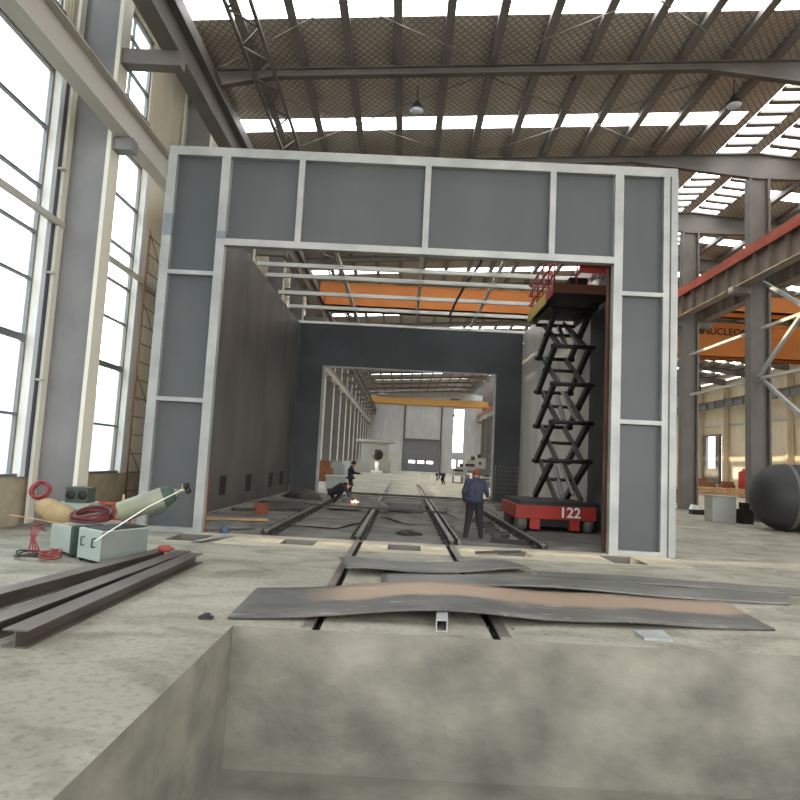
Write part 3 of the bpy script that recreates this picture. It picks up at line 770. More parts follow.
# grey cylinder leaning out of the first cabinet
def gascyl(p0, p1, r, mt, label, valve=True):
    p0, p1 = Vector(p0), Vector(p1); L = (p1-p0).length; d = (p1-p0).normalized()
    t = thing('gas_cylinder', label, 'gas cylinder', p0, 'gas cylinders')
    m = MB(); m.lathe([(0,r*.8),(.02,r),(L-.22,r),(L-.12,r*.86),(L-.05,r*.55),(L,.045),(L+.03,.04)], p0, d, 28); m.build('body',mt,t)
    m = MB(); m.lathe([(L-.235,r*1.012),(L-.22,r*1.015),(L-.118,r*.88),(L-.048,r*.57)], p0, d, 28); m.build('shoulder_band','darkgreen' if valve else mt,t)
    if valve:
        m = MB(); m.tube(p0+d*(L+.03),p0+d*(L+.12),.03); q = p0+d*(L+.08); m.tube(q,q+Vector((0,0,.09)),.02); m.build('valve','brass',t)
        m = MB(); q = p0+d*(L+.1)
        m.lathe([(0,.05),(.04,.05)], q+Vector((.02,0,.06)), (.6,-.6,.2)); m.lathe([(0,.045),(.04,.045)], q+Vector((.06,0,-.02)), (.6,-.6,.2)); m.build('regulator','ink',t)
        m = MB(); m.path([q, q+Vector((-.1,-.02,-.15)), q+Vector((-.3,-.05,-.36)), q+Vector((-.5,-.1,-.45))], .012); m.build('hose','darkgreen',t)
    return t
gascyl((-4.52,10.0,.675),(-3.72,10.3,1.03),.165,'cyl','long green grey gas cylinder tilted up out of the larger cabinet')
gascyl((-5.5,10.62,.42),(-6.1,10.5,.72),.18,'cyltan','short tan cylinder lying tilted behind the smaller cabinet', False)
m = MB(); m.path([(-4.42,9.1,.36),(-4.3,9.2,.47),(-3.95,9.7,.82),(-3.6,10.15,1.08)],.009); tag(m.build('prop_rod','white'), 'thin white rod running along the grey cylinder from the cabinet', 'rod')
# cable coils
def coil(c, R, n, r, mt, label, tilt=0, zstep=.02, nm='cable_coil', cat='cable'):
    pts = []; random.seed(int(R*1000))
    for i in range(n*20+1):
        a = 2*PI*i/20; rr = R*(1+.12*math.sin(a*.37)+.05*random.random())
        v = Vector((rr*math.cos(a), rr*math.sin(a), zstep*i/20+.02*math.sin(a*1.7)))
        v.rotate(Matrix.Rotation(tilt,3,'X')); pts.append(Vector(c)+v)
    m = MB(); m.path(pts, r, 6); return tag(m.build(nm, mt), label, cat)
coil((-5.02,10.2,.56),.27,5,.022,'hose','dark red cable coil heaped on top of the larger cabinet', .25)
coil((-5.55,9.55,.03),.2,3,.012,'hoseblk','black cable loops on the floor left of the smaller cabinet', 0)
coil((-5.2,9.42,.05),.13,4,.014,'hosered','small red cable tangle on the floor by the smaller cabinet', .2)
m = MB()
for k in range(4):
    o_ = .03*k; m.path([(-5.7+o_,9.95,.5-.05*k),(-5.78+o_*1.6,9.85,.4),(-5.68+o_*.5,9.72,.25),(-5.64+o_*2,9.62,.06)],.011)
tag(m.build('hanging_hose','hosered'), 'bundle of red hoses hanging down beside the smaller cabinet', 'hose')
coil((-6.12,10.66,.9),.13,4,.02,'hosered','red hose coil hung over the end of the tan cylinder',1.2,.03,'hose_coil','hose')
m = MB(); m.bar((-6.25,10.05,.56),(-5.2,9.9,.462),.022,.012); tag(m.build('welding_rod','wood'), 'thin pale stick poking out left over the tan cylinder', 'stick')
# wire feeder
t = thing('wire_feeder', 'small pale green machine with two dark dials behind the cabinets', 'wire feeder', (-5.7,11.0,.0))
m = MB(); m.box((-5.98,10.95,.0),(-5.45,11.35,.72)); m.build('body','boxgreen',t, bevel=.015)
m = MB(); m.box((-5.86,10.92,.72),(-5.48,11.2,.98)); m.build('dial_panel','darkgreen',t)
for x in (-5.77,-5.57): m = MB(); m.lathe([(0,.075),(.02,.07)],(x,10.915,.85),(0,-1,0)); m.build('dial','ink',t)
m = MB(); m.path([(-5.9,10.94,.4),(-5.9,10.88,.42),(-5.9,10.88,.6),(-5.9,10.94,.62)],.015); m.build('handle','struct_pale',t)
m = MB()
for a,b in (((-5.6,11.6,.4),(-5.0,11.6,.4)),((-5.6,11.6,.68),(-5.0,11.6,.68)),((-5.6,11.6,0),(-5.6,11.6,.72)),((-5.0,11.6,0),(-5.0,11.6,.72)),((-5.3,11.6,.4),(-5.3,11.6,.68))): m.bar(a,b,.035)
for a in (-5.6,-5.0): m.bar((a,11.6,.02),(a,12.1,.02),.035)
tag(m.build('trestle','rustred'), 'low red steel trestle behind the cabinets', 'trestle')
m = MB(); m.bar((-5.0,11.3,0),(-5.14,11.56,.85),.04,.025); tag(m.build('timber_stick','wood'), 'yellow timber stick leaning on the red trestle', 'stick')

# ------------------------------------------------------------------ rod ladder against the left wall
t = thing('rod_ladder', 'tall thin rusty rod ladder standing against the left wall', 'ladder', (-7.72,18.1,0))
for y in (17.6,18.6):
    m = MB(); m.tube((-7.72,y,0),(-7.72,y+.05,7.8),.022,n=6); m.build('stile','rust',t)
k = 0
z = .5
while z < 7.8:
    m = MB(); m.tube((-7.72,17.6,z),(-7.72,18.64,z),.016,n=6); m.build('rung','rust',t)
    if k % 4 == 1: m = MB(); m.tube((-7.72,17.6,z+.7),(-7.72,18.62,z-.2),.014,n=6); m.build('diagonal_rod','rust',t)
    z += .52; k += 1

# ------------------------------------------------------------------ scissor lift
lift = thing('scissor_lift', 'red scissor lift raised high at the right booth wall, numbered 122', 'scissor lift', (4.25,19.1,SOILZ))
lx0, lx1, ly0, ly1 = 3.1, 5.36, 17.9, 20.5
m = MB(); m.box((lx0,ly0,.30),(lx1,ly1,.68)); ch = m.build('chassis','liftred',lift, bevel=.02)
text_mesh('122', .4, (4.62,ly0-.006,.5), Matrix.Rotation(PI/2,3,'X'), 'number', 'white', lift)
m = MB(); m.box((lx0+.1,ly0+.05,.68),(lx1-.1,ly1-.05,.8)); m.build('chassis_deck','arm',lift)
m = MB(); m.box((lx0+.5,ly0+.1,.1),(lx1-.5,ly1-.1,.3)); m.build('underbody','dark',lift)
for x in (lx0+.2,lx1-.2):
    for y in (ly0+.25,ly1-.35):
        m = MB(); m.tube((x-.13,y,.19),(x+.13,y,.19),.24,n=20); m.build('wheel','tyre',lift)
for x in (lx0+.55,lx1-.6):
    m = MB(); m.box((x-.14,ly0+.02,.02),(x+.14,ly0+.3,.3)); m.build('outrigger','liftred',lift)
Z0, Z1, NS = .85, 6.33, 5
dz = (Z1-Z0)/NS; ya, ybk = 18.0, 20.2
for k in range(NS):
    z0 = Z0+k*dz; z1 = z0+dz
    for x, off in ((4.1,.0),(5.1,.0)):
        m = MB(); m.bar((x,ya,z1),(x,ybk,z0),.12,.19); m.build('scissor_arm','arm',lift)
        m = MB(); m.bar((x+(.14 if x<4.4 else -.14),ya,z0),(x+(.14 if x<4.4 else -.14),ybk,z1),.08,.15); m.build('scissor_arm','armdull',lift)
    for y in (ya,ybk): m = MB(); m.tube((3.98,y,z1),(5.24,y,z1),.06,n=10); m.build('cross_tube','arm',lift)
    m = MB(); m.tube((4.0,(ya+ybk)/2,z0+dz/2),(5.2,(ya+ybk)/2,z0+dz/2),.05,n=10); m.build('cross_tube','arm',lift)
    if k in (0,2,4):
        m = MB(); m.tube((4.5,ya+.4,z0+.1),(4.62,ybk-.4,z1-.15),.07); m.tube((4.8,ya+.3,z0+.15),(4.74,ybk-.5,z1),.045); m.build('hydraulic_ram','armgrey',lift)
px0, px1, py0, py1, pz = 3.75, 5.4, 16.8, 20.3, 6.52
m = MB(); m.box((px0,py0,pz),(px1,py1,pz+.09)); m.box((px0+.1,ya-.1,pz-.18),(px0+.22,py1-.1,pz)); m.box((px1-.22,ya-.1,pz-.18),(px1-.1,py1-.1,pz)); m.build('platform','arm',lift)
m = MB(); m.box((px0-.03,py0+.9,pz-.12),(px0+.01,py1,pz+.2)); m.build('toe_board','liftyellow',lift)['label'] = 'yellow side board of the platform'
m = MB(); m.box((px0-.03,py0,pz-.1),(px0+.01,py0+.9,pz+.2)); m.build('toe_board','liftred',lift)
m = MB(); m.box((px0,py0-.03,pz-.06),(px1,py0+.01,pz+.2)); m.build('toe_board','liftdull',lift)
def guard(pts, z): 
    m = MB(); m.path(pts, .025, 6); return m.build('guard_rail','liftred',lift)
for z in (pz+.45,pz+.78,pz+1.1):
    guard([(px0,py0,z),(px0,py1,z)],0); guard([(px1,py0,z),(px1,py1,z)],0); guard([(px0,py1,z),(px1,py1,z)],0)
    if z > pz+.5: guard([(px0+.6,py0,z),(px1,py0,z)],0)
for x in (px0,px1):
    y = py0
    while y <= py1+.01: m = MB(); m.tube((x,y,pz),(x,y,pz+1.12),.024,n=6); m.build('guard_post','liftred',lift); y += .73
for x in (px0+.6,): m = MB(); m.tube((x,py0,pz),(x,py0,pz+1.12),.024,n=6); m.build('guard_post','liftred',lift)
for k in range(4):
    y = py0+.1+.8*k; m = MB(); m.bar((px0,y,pz+.1),(px0,y+.65,pz+1.05),.03); m.build('guard_brace','liftred',lift)
m = MB(); m.box((px0+.7,py0+.05,pz+.55),(px1-.05,py0+.08,pz+1.12)); cl = m.build('banner_cloth','liftred',lift); cl['label'] = 'dark red cloth over the platform rail'
m = MB(); m.box((px0+.5,py0+.35,pz+.095),(px0+1.0,py0+.8,pz+.5)); tag(m.build('tool_crate','ink'), 'black crate standing on the raised lift platform', 'crate')
t_ = MB(); t_.lathe([(0,.2),(.03,.2),(.04,.07),(.16,.07),(.17,.2),(.2,.2)],(px0+1.3,py0+.35,pz+.295),(0,1,0)); tag(t_.build('wire_reel','white'), 'white wire reel beside the black crate on the lift', 'reel')

# ------------------------------------------------------------------ people
def human(name, label, loc, yaw, J, tops, voxel=.014, hair='hairblk', jm='jacketd', pm='trouser', held=None, bulk=1.12):
    """J: joint positions in the person's own frame (x right, y forward, z up)"""
    V = {k: Vector(v) for k, v in J.items()}
    bones = []
    def bn(a, b, r0, r1, mi):
        k = 1.0 if mi in (0,3) else bulk
        r0 *= k; r1 *= k
        bones.append((V[a] if isinstance(a,str) else a, V[b] if isinstance(b,str) else b, r0, r1, mi))
    pel, che, nek, hd = V['pelvis'], V['chest'], V['neck'], V['head']
    side = (V['shR']-V['shL']).normalized()
    for s in (-1,1):
        bones.append((pel+side*.065*s, che+side*.075*s, .115*bulk**.5, .12*bulk**.5, 5))
    bones.append((pel, che, .12*bulk**.5, .13*bulk**.5, 5)); bones.append((V['shL'],V['shR'],.07,.07,1)); bn('chest','neck',.11,.06,1); bn('neck','head',.05,.055,0)
    for S in 'LR':
        bn('sh'+S,'el'+S,.062,.05,1); bn('el'+S,'wr'+S,.05,.034,1)
        bn('hip'+S,'kn'+S,.092,.068,2); bn('kn'+S,'an'+S,.066,.046,2); bn('an'+S,'to'+S,.045,.036,3)
        bones.append((pel+(V['hip'+S]-pel)*.3, V['hip'+S], .11, .1, 2))
        w = V['wr'+S]; d = (w-V['el'+S]).normalized(); n = d.cross(Vector((0,0,1)));
        n = n.normalized() if n.length > .1 else Vector((1,0,0)); q = n.cross(d).normalized()
        bones.append((w, w+d*.07, .026, .034, 0))
        for f in range(4):
            r = w+d*.085+n*(.03-.02*f); L = (.05,.058,.055,.042)[f]
            k1 = r+d*L*.6-q*.012; k2 = k1+d*L*.5-q*.03
            bones.append((r,k1,.010,.0095,0)); bones.append((k1,k2,.0095,.008,0))
        th = w+d*.03+n*.034; bones.append((th, th+d*.035+n*.022-q*.01, .012,.010,0)); bones.append((th+d*.035+n*.022-q*.01, th+d*.06+n*.02-q*.03,.010,.009,0))
    m = MB()
    for a,b,r0,r1,mi in bones: m.capsule(a,b,r0,r1,10)
    fw = V['look'].normalized(); upv = (hd-nek).normalized(); rt = fw.cross(upv).normalized(); fw = upv.cross(rt).normalized()
    hc = hd+upv*.03+fw*.012
    R = Matrix((rt,fw,upv)).transposed()
    hm = MB(); hm.ball((0,0,0),.074,.094,.118); hm.ball((0,.03,-.055),.055,.06,.062)
    hm.lathe([(0,.012),(.02,.016),(.04,.010)],(0,.082,-.005),(0,.45,-1)); hm.ball((-.076,-.005,-.01),.012,.02,.032); hm.ball((.076,-.005,-.01),.012,.02,.032)
    m.add([hc+R@Vector(v) for v in hm.v], hm.f)
    src = bpy.data.meshes.new('src'); src.from_pydata([tuple(v) for v in m.v], [], m.f)
    so = bpy.data.objects.new('src', src); C.objects.link(so)
    rm = so.modifiers.new('r','REMESH'); rm.mode = 'VOXEL'; rm.voxel_size = voxel; rm.use_smooth_shade = True
    sm = so.modifiers.new('s','SMOOTH'); sm.iterations = 2; sm.factor = .4
    bpy.context.view_layer.update()
    me = bpy.data.meshes.new_from_object(so.evaluated_get(bpy.context.evaluated_depsgraph_get()))
    bpy.data.objects.remove(so); me.name = name
    me.materials.clear()
    for k in ('skin', jm, pm, 'shoe', 'ink'): me.materials.append(M[k])
    extra = [(hc+R@Vector(p), r, 4) for p, r in (((-.03,.088,.012),.011),((.03,.088,.012),.011))]+[(hc+R@Vector((0,.088,-.06)),.014,0)]
    for p in me.polygons:
        c = p.center; best = 1e9; bi = 0
        for a,b,r0,r1,mi in bones:
            ab = b-a; t = max(0,min(1,(c-a).dot(ab)/max(ab.length_squared,1e-9))); dd = (c-a-ab*t).length-(r0+(r1-r0)*t)
            if dd < best: best = dd; bi = mi
        if bi == 5: bi = 2 if (c-pel).dot((che-pel).normalized()) < -.07 else 1
        lc = R.transposed()@(c-hc)
        if (lc.x/.085)**2+(lc.y/.11)**2+(lc.z/.13)**2 < 1.15: bi = 0
        for q, r, mi in extra:
            if (c-q).length < r: bi = mi
        p.material_index = bi; p.use_smooth = True
    o = bpy.data.objects.new(name, me); C.objects.link(o); o.location = loc; o.rotation_euler = (0,0,yaw)
    o['_o'] = (0,0,0)
    tag(o, label, 'person')
    hh = MB()
    n_, m_ = 16, 8; vs = []
    for j in range(m_+1):
        t = (PI*.56)*j/m_
        for k in range(n_):
            a = 2*PI*k/n_; v = Vector((.082*math.sin(t)*math.cos(a), .102*math.sin(t)*math.sin(a)-.012, .126*math.cos(t)))
            if v.y > .05 and v.z < .06: v.z = .06
            if v.y < 0: v.z -= .03*math.sin(t)
            vs.append(hc+R@v)
    hh.add(vs, [(j*n_+k,(j+1)*n_+k,(j+1)*n_+(k+1)%n_,j*n_+(k+1)%n_) for j in range(m_) for k in range(n_)], True)
    h = hh.build('hair', hair, o)
    sd = h.modifiers.new('t','SOLIDIFY'); sd.thickness = .012; sd.offset = 1
    jk = MB()   # jacket hem and collar as soft rings
    jk.lathe([(-.05,.19*bulk**.5),(0,.195*bulk**.5),(.05,.185*bulk**.5)], pel-Vector((0,0,.02)), (che-pel), 20)
    hmo = jk.build('jacket_hem', jm, o)
    hmo.scale = (1,1,1)
    cl_ = MB(); cl_.lathe([(-.02,.078),(.03,.07),(.05,.066)], nek-(nek-che).normalized()*.01, (nek-che), 18); cl_.build('collar', jm, o)
    del o['_o']
    return o
standA = dict(pelvis=(0,0,.93),chest=(0,.02,1.25),neck=(0,.03,1.42),head=(.02,.05,1.53),look=(.25,1,-.15),shL=(-.18,.01,1.36),shR=(.18,.03,1.36),
  elL=(-.27,.0,1.1),wrL=(-.24,.14,.9),elR=(.28,.08,1.12),wrR=(.33,.3,1.04),hipL=(-.095,0,.88),hipR=(.095,0,.88),knL=(-.13,.03,.5),knR=(.12,.02,.5),anL=(-.2,-.03,.08),anR=(.17,-.02,.08),toL=(-.25,.12,.04),toR=(.2,.14,.04))
human('person','person in blue jacket and black trousers standing with back turned in booth', (1.66,15.35,SOILZ), 0, standA, None, .011, 'hair', 'jacket', 'trouser', None, 1.32)
standB = dict(standA, look=(0,1,-.4), elR=(.24,.12,1.15), wrR=(.16,.38,1.13), elL=(-.24,.1,1.13), wrL=(-.12,.34,1.1), head=(0,.09,1.53), chest=(0,.0,1.25))
human('person','person in dark clothes standing at the left rail beside the crouching welder', (-2.42,28.6,SOILZ), -PI/2+.15, standB, None, .016, 'hairblk', 'jacketd', 'trouser')
crouch = dict(pelvis=(0,-.1,.38),chest=(0,.26,.62),neck=(0,.42,.70),head=(0,.53,.70),look=(0,.8,-.8),shL=(-.18,.34,.64),shR=(.18,.34,.64),
  elL=(-.24,.5,.42),wrL=(-.1,.66,.25),elR=(.24,.5,.42),wrR=(.1,.7,.22),hipL=(-.1,-.08,.36),hipR=(.1,-.08,.36),knL=(-.2,.3,.46),knR=(.2,.3,.46),anL=(-.16,.05,.08),anR=(.16,.05,.08),toL=(-.18,.2,.04),toR=(.18,.2,.04))
human('person','person in dark overalls crouching over bright welding sparks by the left rail', (-2.72,24.6,SOILZ), -PI/2, {k: tuple(c*1.12 for c in v) for k,v in crouch.items()}, None, .016)
bend = dict(pelvis=(0,-.05,.8),chest=(0,.3,.86),neck=(0,.46,.86),head=(0,.56,.82),look=(0,.6,-.9),shL=(-.18,.38,.83),shR=(.18,.38,.83),
  elL=(-.2,.45,.58),wrL=(-.12,.55,.36),elR=(.2,.45,.58),wrR=(.12,.55,.36),hipL=(-.1,-.03,.77),hipR=(.1,-.03,.77),knL=(-.16,.06,.42),knR=(.16,.06,.42),anL=(-.2,-.08,.08),anR=(.2,-.08,.08),toL=(-.22,.06,.04),toR=(.22,.06,.04))
human('person','distant person in blue bending over work on the sunlit floor behind the booth', (3.25,52.0,0), PI/2+.4, bend, None, .02, 'hairblk', 'jacket', 'trouser')
# welding spark
t = thing('welding_spark','bright welding sparks at the crouching worker\'s hands','sparks',(-1.86,24.45,.05))
m = MB(); m.ball((-1.86,24.45,.1),.045); m.build('arc_core','spark',t)
random.seed(3); m = MB()
for k in range(14):
    a = random.uniform(0,2*PI); r = random.uniform(.08,.2); m.bar((-1.86+.06*math.cos(a),24.45+.06*math.sin(a),.1),(-1.86+r*math.cos(a),24.45+r*math.sin(a),random.uniform(.0,.12)),.006)
m.build('spark_streak','spark',t)
# tools in hand
m = MB(); m.bar((1.98,15.68,.96),(2.12,15.98,.92),.05,.04); m.tube((2.12,15.98,.92),(2.16,16.1,.85),.02); tag(m.build('hand_tool','darkgreen'),'green hand tool held by the person in the blue jacket','tool')

# ------------------------------------------------------------------ things on the booth floor
def lump(name, c, rx, ry, h, label, mt, cat, seed):
    random.seed(seed); m = MB(); n, k_ = 22, 6; vs = []; ph = [random.uniform(0,6) for _ in range(4)]
    for j in range(k_+1):
        t = PI/2*j/k_
        for i in range(n):
            a = 2*PI*i/n; f = 1+.18*math.sin(2*a+ph[0])+.12*math.sin(3*a+ph[1])+.06*math.sin(7*a+ph[2])
            vs.append((c[0]+rx*f*math.cos(a)*math.cos(t), c[1]+ry*f*math.sin(a)*math.cos(t), c[2]+h*math.sin(t)*(1+.15*math.sin(3*a+ph[3]+j))))
    m.add(vs, [(j*n+i,j*n+(i+1)%n,(j+1)*n+(i+1)%n,(j+1)*n+i) for j in range(k_) for i in range(n)], True)
    m.add([(v[0],v[1],c[2]) for v in vs[:n]], [list(range(n))[::-1]])
    return tag(m.build(name, mt), label, cat)
S = SOILZ
lump('tarpaulin_heap',(-1.05,22.2,S),.55,.9,.32,'crumpled grey tarpaulin heap across the left inner rail','tarp','tarpaulin',1)
lump('tarpaulin_heap',(1.62,18.0,S),.32,1.4,.12,'flat pale tarpaulin between the inner right rail and blue worker','tarp','tarpaulin',2)
lump('tarpaulin_heap',(-1.9,26.8,S),.55,1.1,.22,'dusty grey tarpaulin heap near the rear end by the welder','tarp','tarpaulin',3)
lump('dark_rag',(.1,15.6,S),.28,.35,.1,'black rag lying between the inner rails near the front','ink','rag',4)
lump('scrap_heap',(-4.25,27.2,S),.85,.9,.35,'dark scrap heap at the left wall behind the crouching welder','scrap','scrap',5)
lump('scrap_heap',(2.45,20.2,S),.35,1.0,.16,'pile of dark scrap between blue worker and outer right rail','scrap','scrap',6)
lump('tarpaulin_heap',(2.1,24.0,S),.42,1.6,.2,'green grey cloth heap behind the blue worker','tarp','tarpaulin',8)
def slabx(name, p0, p1, w, h, label, mt, cat='steel bar', grp=None):
    m = MB(); m.bar(p0,p1,w,h); return tag(m.build(name,mt), label, cat, grp)
slabx('steel_bar',(-3.3,21.2,.145),(1.4,20.6,.145),.12,.05,'long dark steel bar lying across the left and right inner rails','scrap')
slabx('steel_bar',(-2.5,29.2,.16),(4.0,28.9,.16),.3,.08,'wide dark beam lying across the rails at the rear opening','scrap')
slabx('steel_bar',(2.0,14.85,.0),(2.78,14.72,.0),.13,.1,'short black steel bar on the floor left of the lift','ink')
slabx('steel_bar',(-5.2,19.4,.0),(-3.4,20.6,.0),.25,.08,'dark steel bar along the left booth wall','scrap')
slabx('steel_bar',(1.35,12.2,.06),(2.3,12.75,.05),.05,.05,'thin dark rod behind the short grey plate','scrap')
slabx('timber_board',(-5.1,16.4,.0),(-3.6,16.9,.0),.3,.05,'pale dusty board near the left booth wall','wood','board')
for k, (x,y,wx,wy,a,mt,lab) in enumerate(((-4.2,22.5,.9,2.2,.2,'scrap','dark steel sheet on the booth floor near the left wall'),(-2.0,17.2,.7,1.2,-.3,'tarp','pale dusty sheet between the two left rails'),
   (-2.1,23.2,.6,1.6,.1,'tarp','grey sheet between the left rails in front of the welder'),(0.0,24.5,.7,2.4,.0,'scrap','dark sheet between the inner rails farther back'),(.2,19.2,.6,1.0,.4,'tarp','grey sheet between the inner rails mid booth'),
   (2.0,22.0,.5,1.4,.2,'tarp','pale sheet beside the inner right rail behind the worker'),(4.5,27.0,.6,1.8,-.1,'scrap','dark sheet on the floor behind the red lift'),(-4.4,15.4,.6,.9,.5,'tarp','dusty sheet on the booth floor inside the left front leg'))):
    m = MB(); ca, sa = math.cos(a), math.sin(a); n = 7; vs_ = []
    for lay in (0,.012):
        for i in range(n):
            for j in range(n):
                u, v = (i/(n-1)-.5)*2*wx, (j/(n-1)-.5)*2*wy; vs_.append((x+u*ca-v*sa, y+u*sa+v*ca, S+.004+lay+.03*(1+math.sin(2.1*u+k))*(1+math.sin(1.7*v+2*k))*.5))
    fs_ = []
    for i in range(n-1):
        for j in range(n-1):
            q = [i*n+j,(i+1)*n+j,(i+1)*n+j+1,i*n+j+1]; fs_.append([p+n*n for p in q]); fs_.append(q[::-1])
    rim = [i*n for i in range(n)]+[(n-1)*n+j for j in range(1,n)]+[i*n+n-1 for i in range(n-2,-1,-1)]+[j for j in range(n-2,0,-1)]
    for i in range(len(rim)): fs_.append([rim[i],rim[(i+1)%len(rim)],rim[(i+1)%len(rim)]+n*n,rim[i]+n*n])
    m.add(vs_, fs_, True); tag(m.build('floor_sheet',mt,origin=(x,y,S)), lab, 'sheet')
m = MB(); m.box((-4.38,18.8,S),(-4.05,19.1,.22)); m.box((-4.4,18.77,.22),(-4.03,19.13,.27)); m.box((-4.34,18.78,.02),(-4.09,18.8,.18)); tag(m.build('orange_box','orangebkt'), 'small orange box on the dark floor by the left booth wall', 'box')
m = MB(); m.lathe([(0,.07),(.02,.09),(.15,.09),(.18,.06)],(-3.86,13.75,S),(0,0,1)); tag(m.build('blue_can','blue'), 'small blue can behind the left inner post', 'can')
random.seed(11)
for k in range(6):
    x = random.uniform(2.15,2.35); y = 15.6+k*.62
    m = MB(); m.bar((x,y,.0),(x+random.uniform(.2,.45),y+random.uniform(-.2,.3),.02),.09,.09); m.box((x-.06,y-.05,S),(x+.08,y+.06,.06))
    tag(m.build('scrap_offcut','scrap'), 'dark scrap offcut along the outer right rail', 'offcut', 'offcuts along the outer right rail')
# grey bin beside the welder
t = thing('waste_bin','pale grey box on the floor behind the two dark workers','box',(-3.3,33.0,0))
m = MB(); m.box((-4.0,32.6,0),(-3.0,33.4,.75)); m.build('body','greybox',t); m = MB(); m.box((-4.05,32.55,.75),(-2.95,33.45,.82)); m.build('rim','struct_pale',t)
# mesh fence at the rear right
t = thing('mesh_fence','thin wire mesh fence panel at the rear right corner','fence',(4.6,30.0,S))
for x in (4.25,5.3): m = MB(); m.tube((x,30.0,S),(x,30.0,1.75),.025,n=6); m.build('fence_post','structd',t)
m = MB()
for k in range(8): m.tube((4.25+.15*k,30.0,.1),(4.25+.15*k,30.0,1.7),.008,n=5)
for k in range(9): m.tube((4.25,30.0,.1+.2*k),(5.3,30.0,.1+.2*k),.008,n=5)
m.build('wire_mesh','structd',t)

# ------------------------------------------------------------------ cranes
def crane(Y, xa, xb, zb, zt, label, mt, gap=1.5, rail_z=None, wid=.5):
    t = thing('bridge_crane', label, 'crane', ((xa+xb)/2,Y,zb))
    for y in (Y, Y+gap):
        m = MB(); m.box((xa,y,zb),(xb,y+wid,zt)); m.box((xa,y-.06,zt-.05),(xb,y+wid+.06,zt)); m.box((xa,y-.06,zb),(xb,y+wid+.06,zb+.05)); m.build('girder',mt,t)
    for x in (xa+.1,xb-.1):
        m = MB(); m.box((x-.25,Y-.8,zb-.05),(x+.25,Y+gap+1.3,zb+.55)); m.build('end_truck',mt,t)
        for y in (Y-.4,Y+gap+.9): m = MB(); m.tube((x-.08,y,zb+.05),(x+.08,y,zb+.05),.2); m.build('wheel','ink',t)
    xm = xa+(xb-xa)*.72
    m = MB(); m.box((xm-.8,Y+.1,zt),(xm+.8,Y+gap+.4,zt+.32)); m.build('trolley','structd',t)
    m = MB(); m.tube((xm,Y+gap/2+.25,zt+.1),(xm,Y+gap/2+.25,zb-1.2),.04,n=6); m.build('hoist_rope','ink',t)
    m = MB(); m.lathe([(0,.08),(.1,.2),(.45,.2),(.55,.06)],(xm,Y+gap/2+.25,zb-1.75),(0,0,1)); m.build('hook_block','liftred',t)
    return t
crane(40.0,-6.0,13.9,11.55,13.0,'orange overhead bridge crane seen through the booth roof tubes','orange')
crane(108.0,-6.0,13.9,11.55,12.6,'yellow orange bridge crane far down the main bay','yellow')
cr = crane(50.0,15.25,38.7,11.35,14.0,'orange bridge crane with dark lettering in the right hand bay','orange')
text_mesh('NUCLEON', .78, (25.15,49.93,13.3), Matrix.Rotation(PI/2,3,'X'), 'lettering', 'ink', cr, .01)
for x in (23.0,27.3):
    m = MB(); m.extr([(-.3,-.25),(.3,0),(-.3,.25)] if x < 25 else [(.3,-.25),(-.3,0),(.3,.25)], (x,49.93,13.3), (x,49.9,13.3)); m.build('arrow_mark','ink',cr)
crane(36.0,15.25,38.7,11.35,12.3,'slimmer orange bridge crane nearer in the right hand bay','orange')

# ------------------------------------------------------------------ lamps
def lamp(x, y, label):
    z = deck_z(x)-.07
    t = thing('high_bay_lamp', label, 'lamp', (x,y,z))
    m = MB(); m.tube((x,y,z),(x,y,z-.6),.02,n=6); m.build('stem','lampdark',t)
    m = MB(); m.lathe([(0,.08),(.12,.12),(.3,.26),(.34,.27)],(x,y,z-.6),(0,0,-1)); m.build('shade','lampdark',t)
    m = MB(); m.lathe([(0,.25),(.08,.2),(.1,.05)],(x,y,z-.94),(0,0,-1)); m.build('diffuser','lampglass',t)
lamp(-.24,21.2,'dark high bay lamp hanging from the roof above the booth middle')
lamp(10.9,21.2,'dark high bay lamp hanging from the roof at upper right')

# ------------------------------------------------------------------ right hand bay: tank, boxes, timber
t = thing('black_tank','big black domed tank lying on the floor at the right','tank',(14.0,21.9,0))
R_ = 1.13
m = MB(); prof = [(-1.0+1.0*(1-math.cos(a)), R_*math.sin(a)) for a in [PI/2*k/10 for k in range(11)]]+[(4.5,R_)]
m.lathe(prof,(13.0,22.1,R_+.02),(1,-.12,0),40); m.build('shell','tank',t)
m = MB(); m.lathe([(0,R_+.015),(.06,R_+.03),(.12,R_+.015)],(13.05,22.094,R_+.02),(1,-.12,0),40); m.build('weld_rim','structd',t)
for x in (14.2,16.5): m = MB(); m.box((x-.1,21.1,0),(x+.1,22.9,.35)); m.build('saddle','scrap',t)
m = MB(); m.path([(12.9,21.6,1.5),(13.2,21.5,1.75),(13.6,21.3,2.2),(14.0,21.0,2.5)],.03); m.build('lifting_cable','rust',t)
m = MB(); m.box((11.85,24.6,0),(12.75,25.3,.98)); m.box((11.82,24.57,.98),(12.78,25.33,1.02)); tag(m.build('grey_crate','greybox',bevel=.02),'pale grey crate on the floor left of the black tank','crate')
m = MB(); m.box((12.9,24.4,0),(13.3,24.9,.55)); m.box((12.95,24.5,.55),(13.2,24.8,.8)); tag(m.build('dark_motor','ink'),'dark lump of machinery between the grey crate and the tank','motor')
t = thing('small_machine','small white and black machine on the floor left of the grey crate','machine',(13.4,29.0,0))
m = MB(); m.box((13.0,28.8,0),(13.6,29.2,.22)); m.build('base','ink',t); m = MB(); m.extr([(-.2,0),(.2,0),(.1,.2),(-.12,.22)],(13.2,28.9,.22),(13.2,29.2,.22)); m.build('cover','white',t)
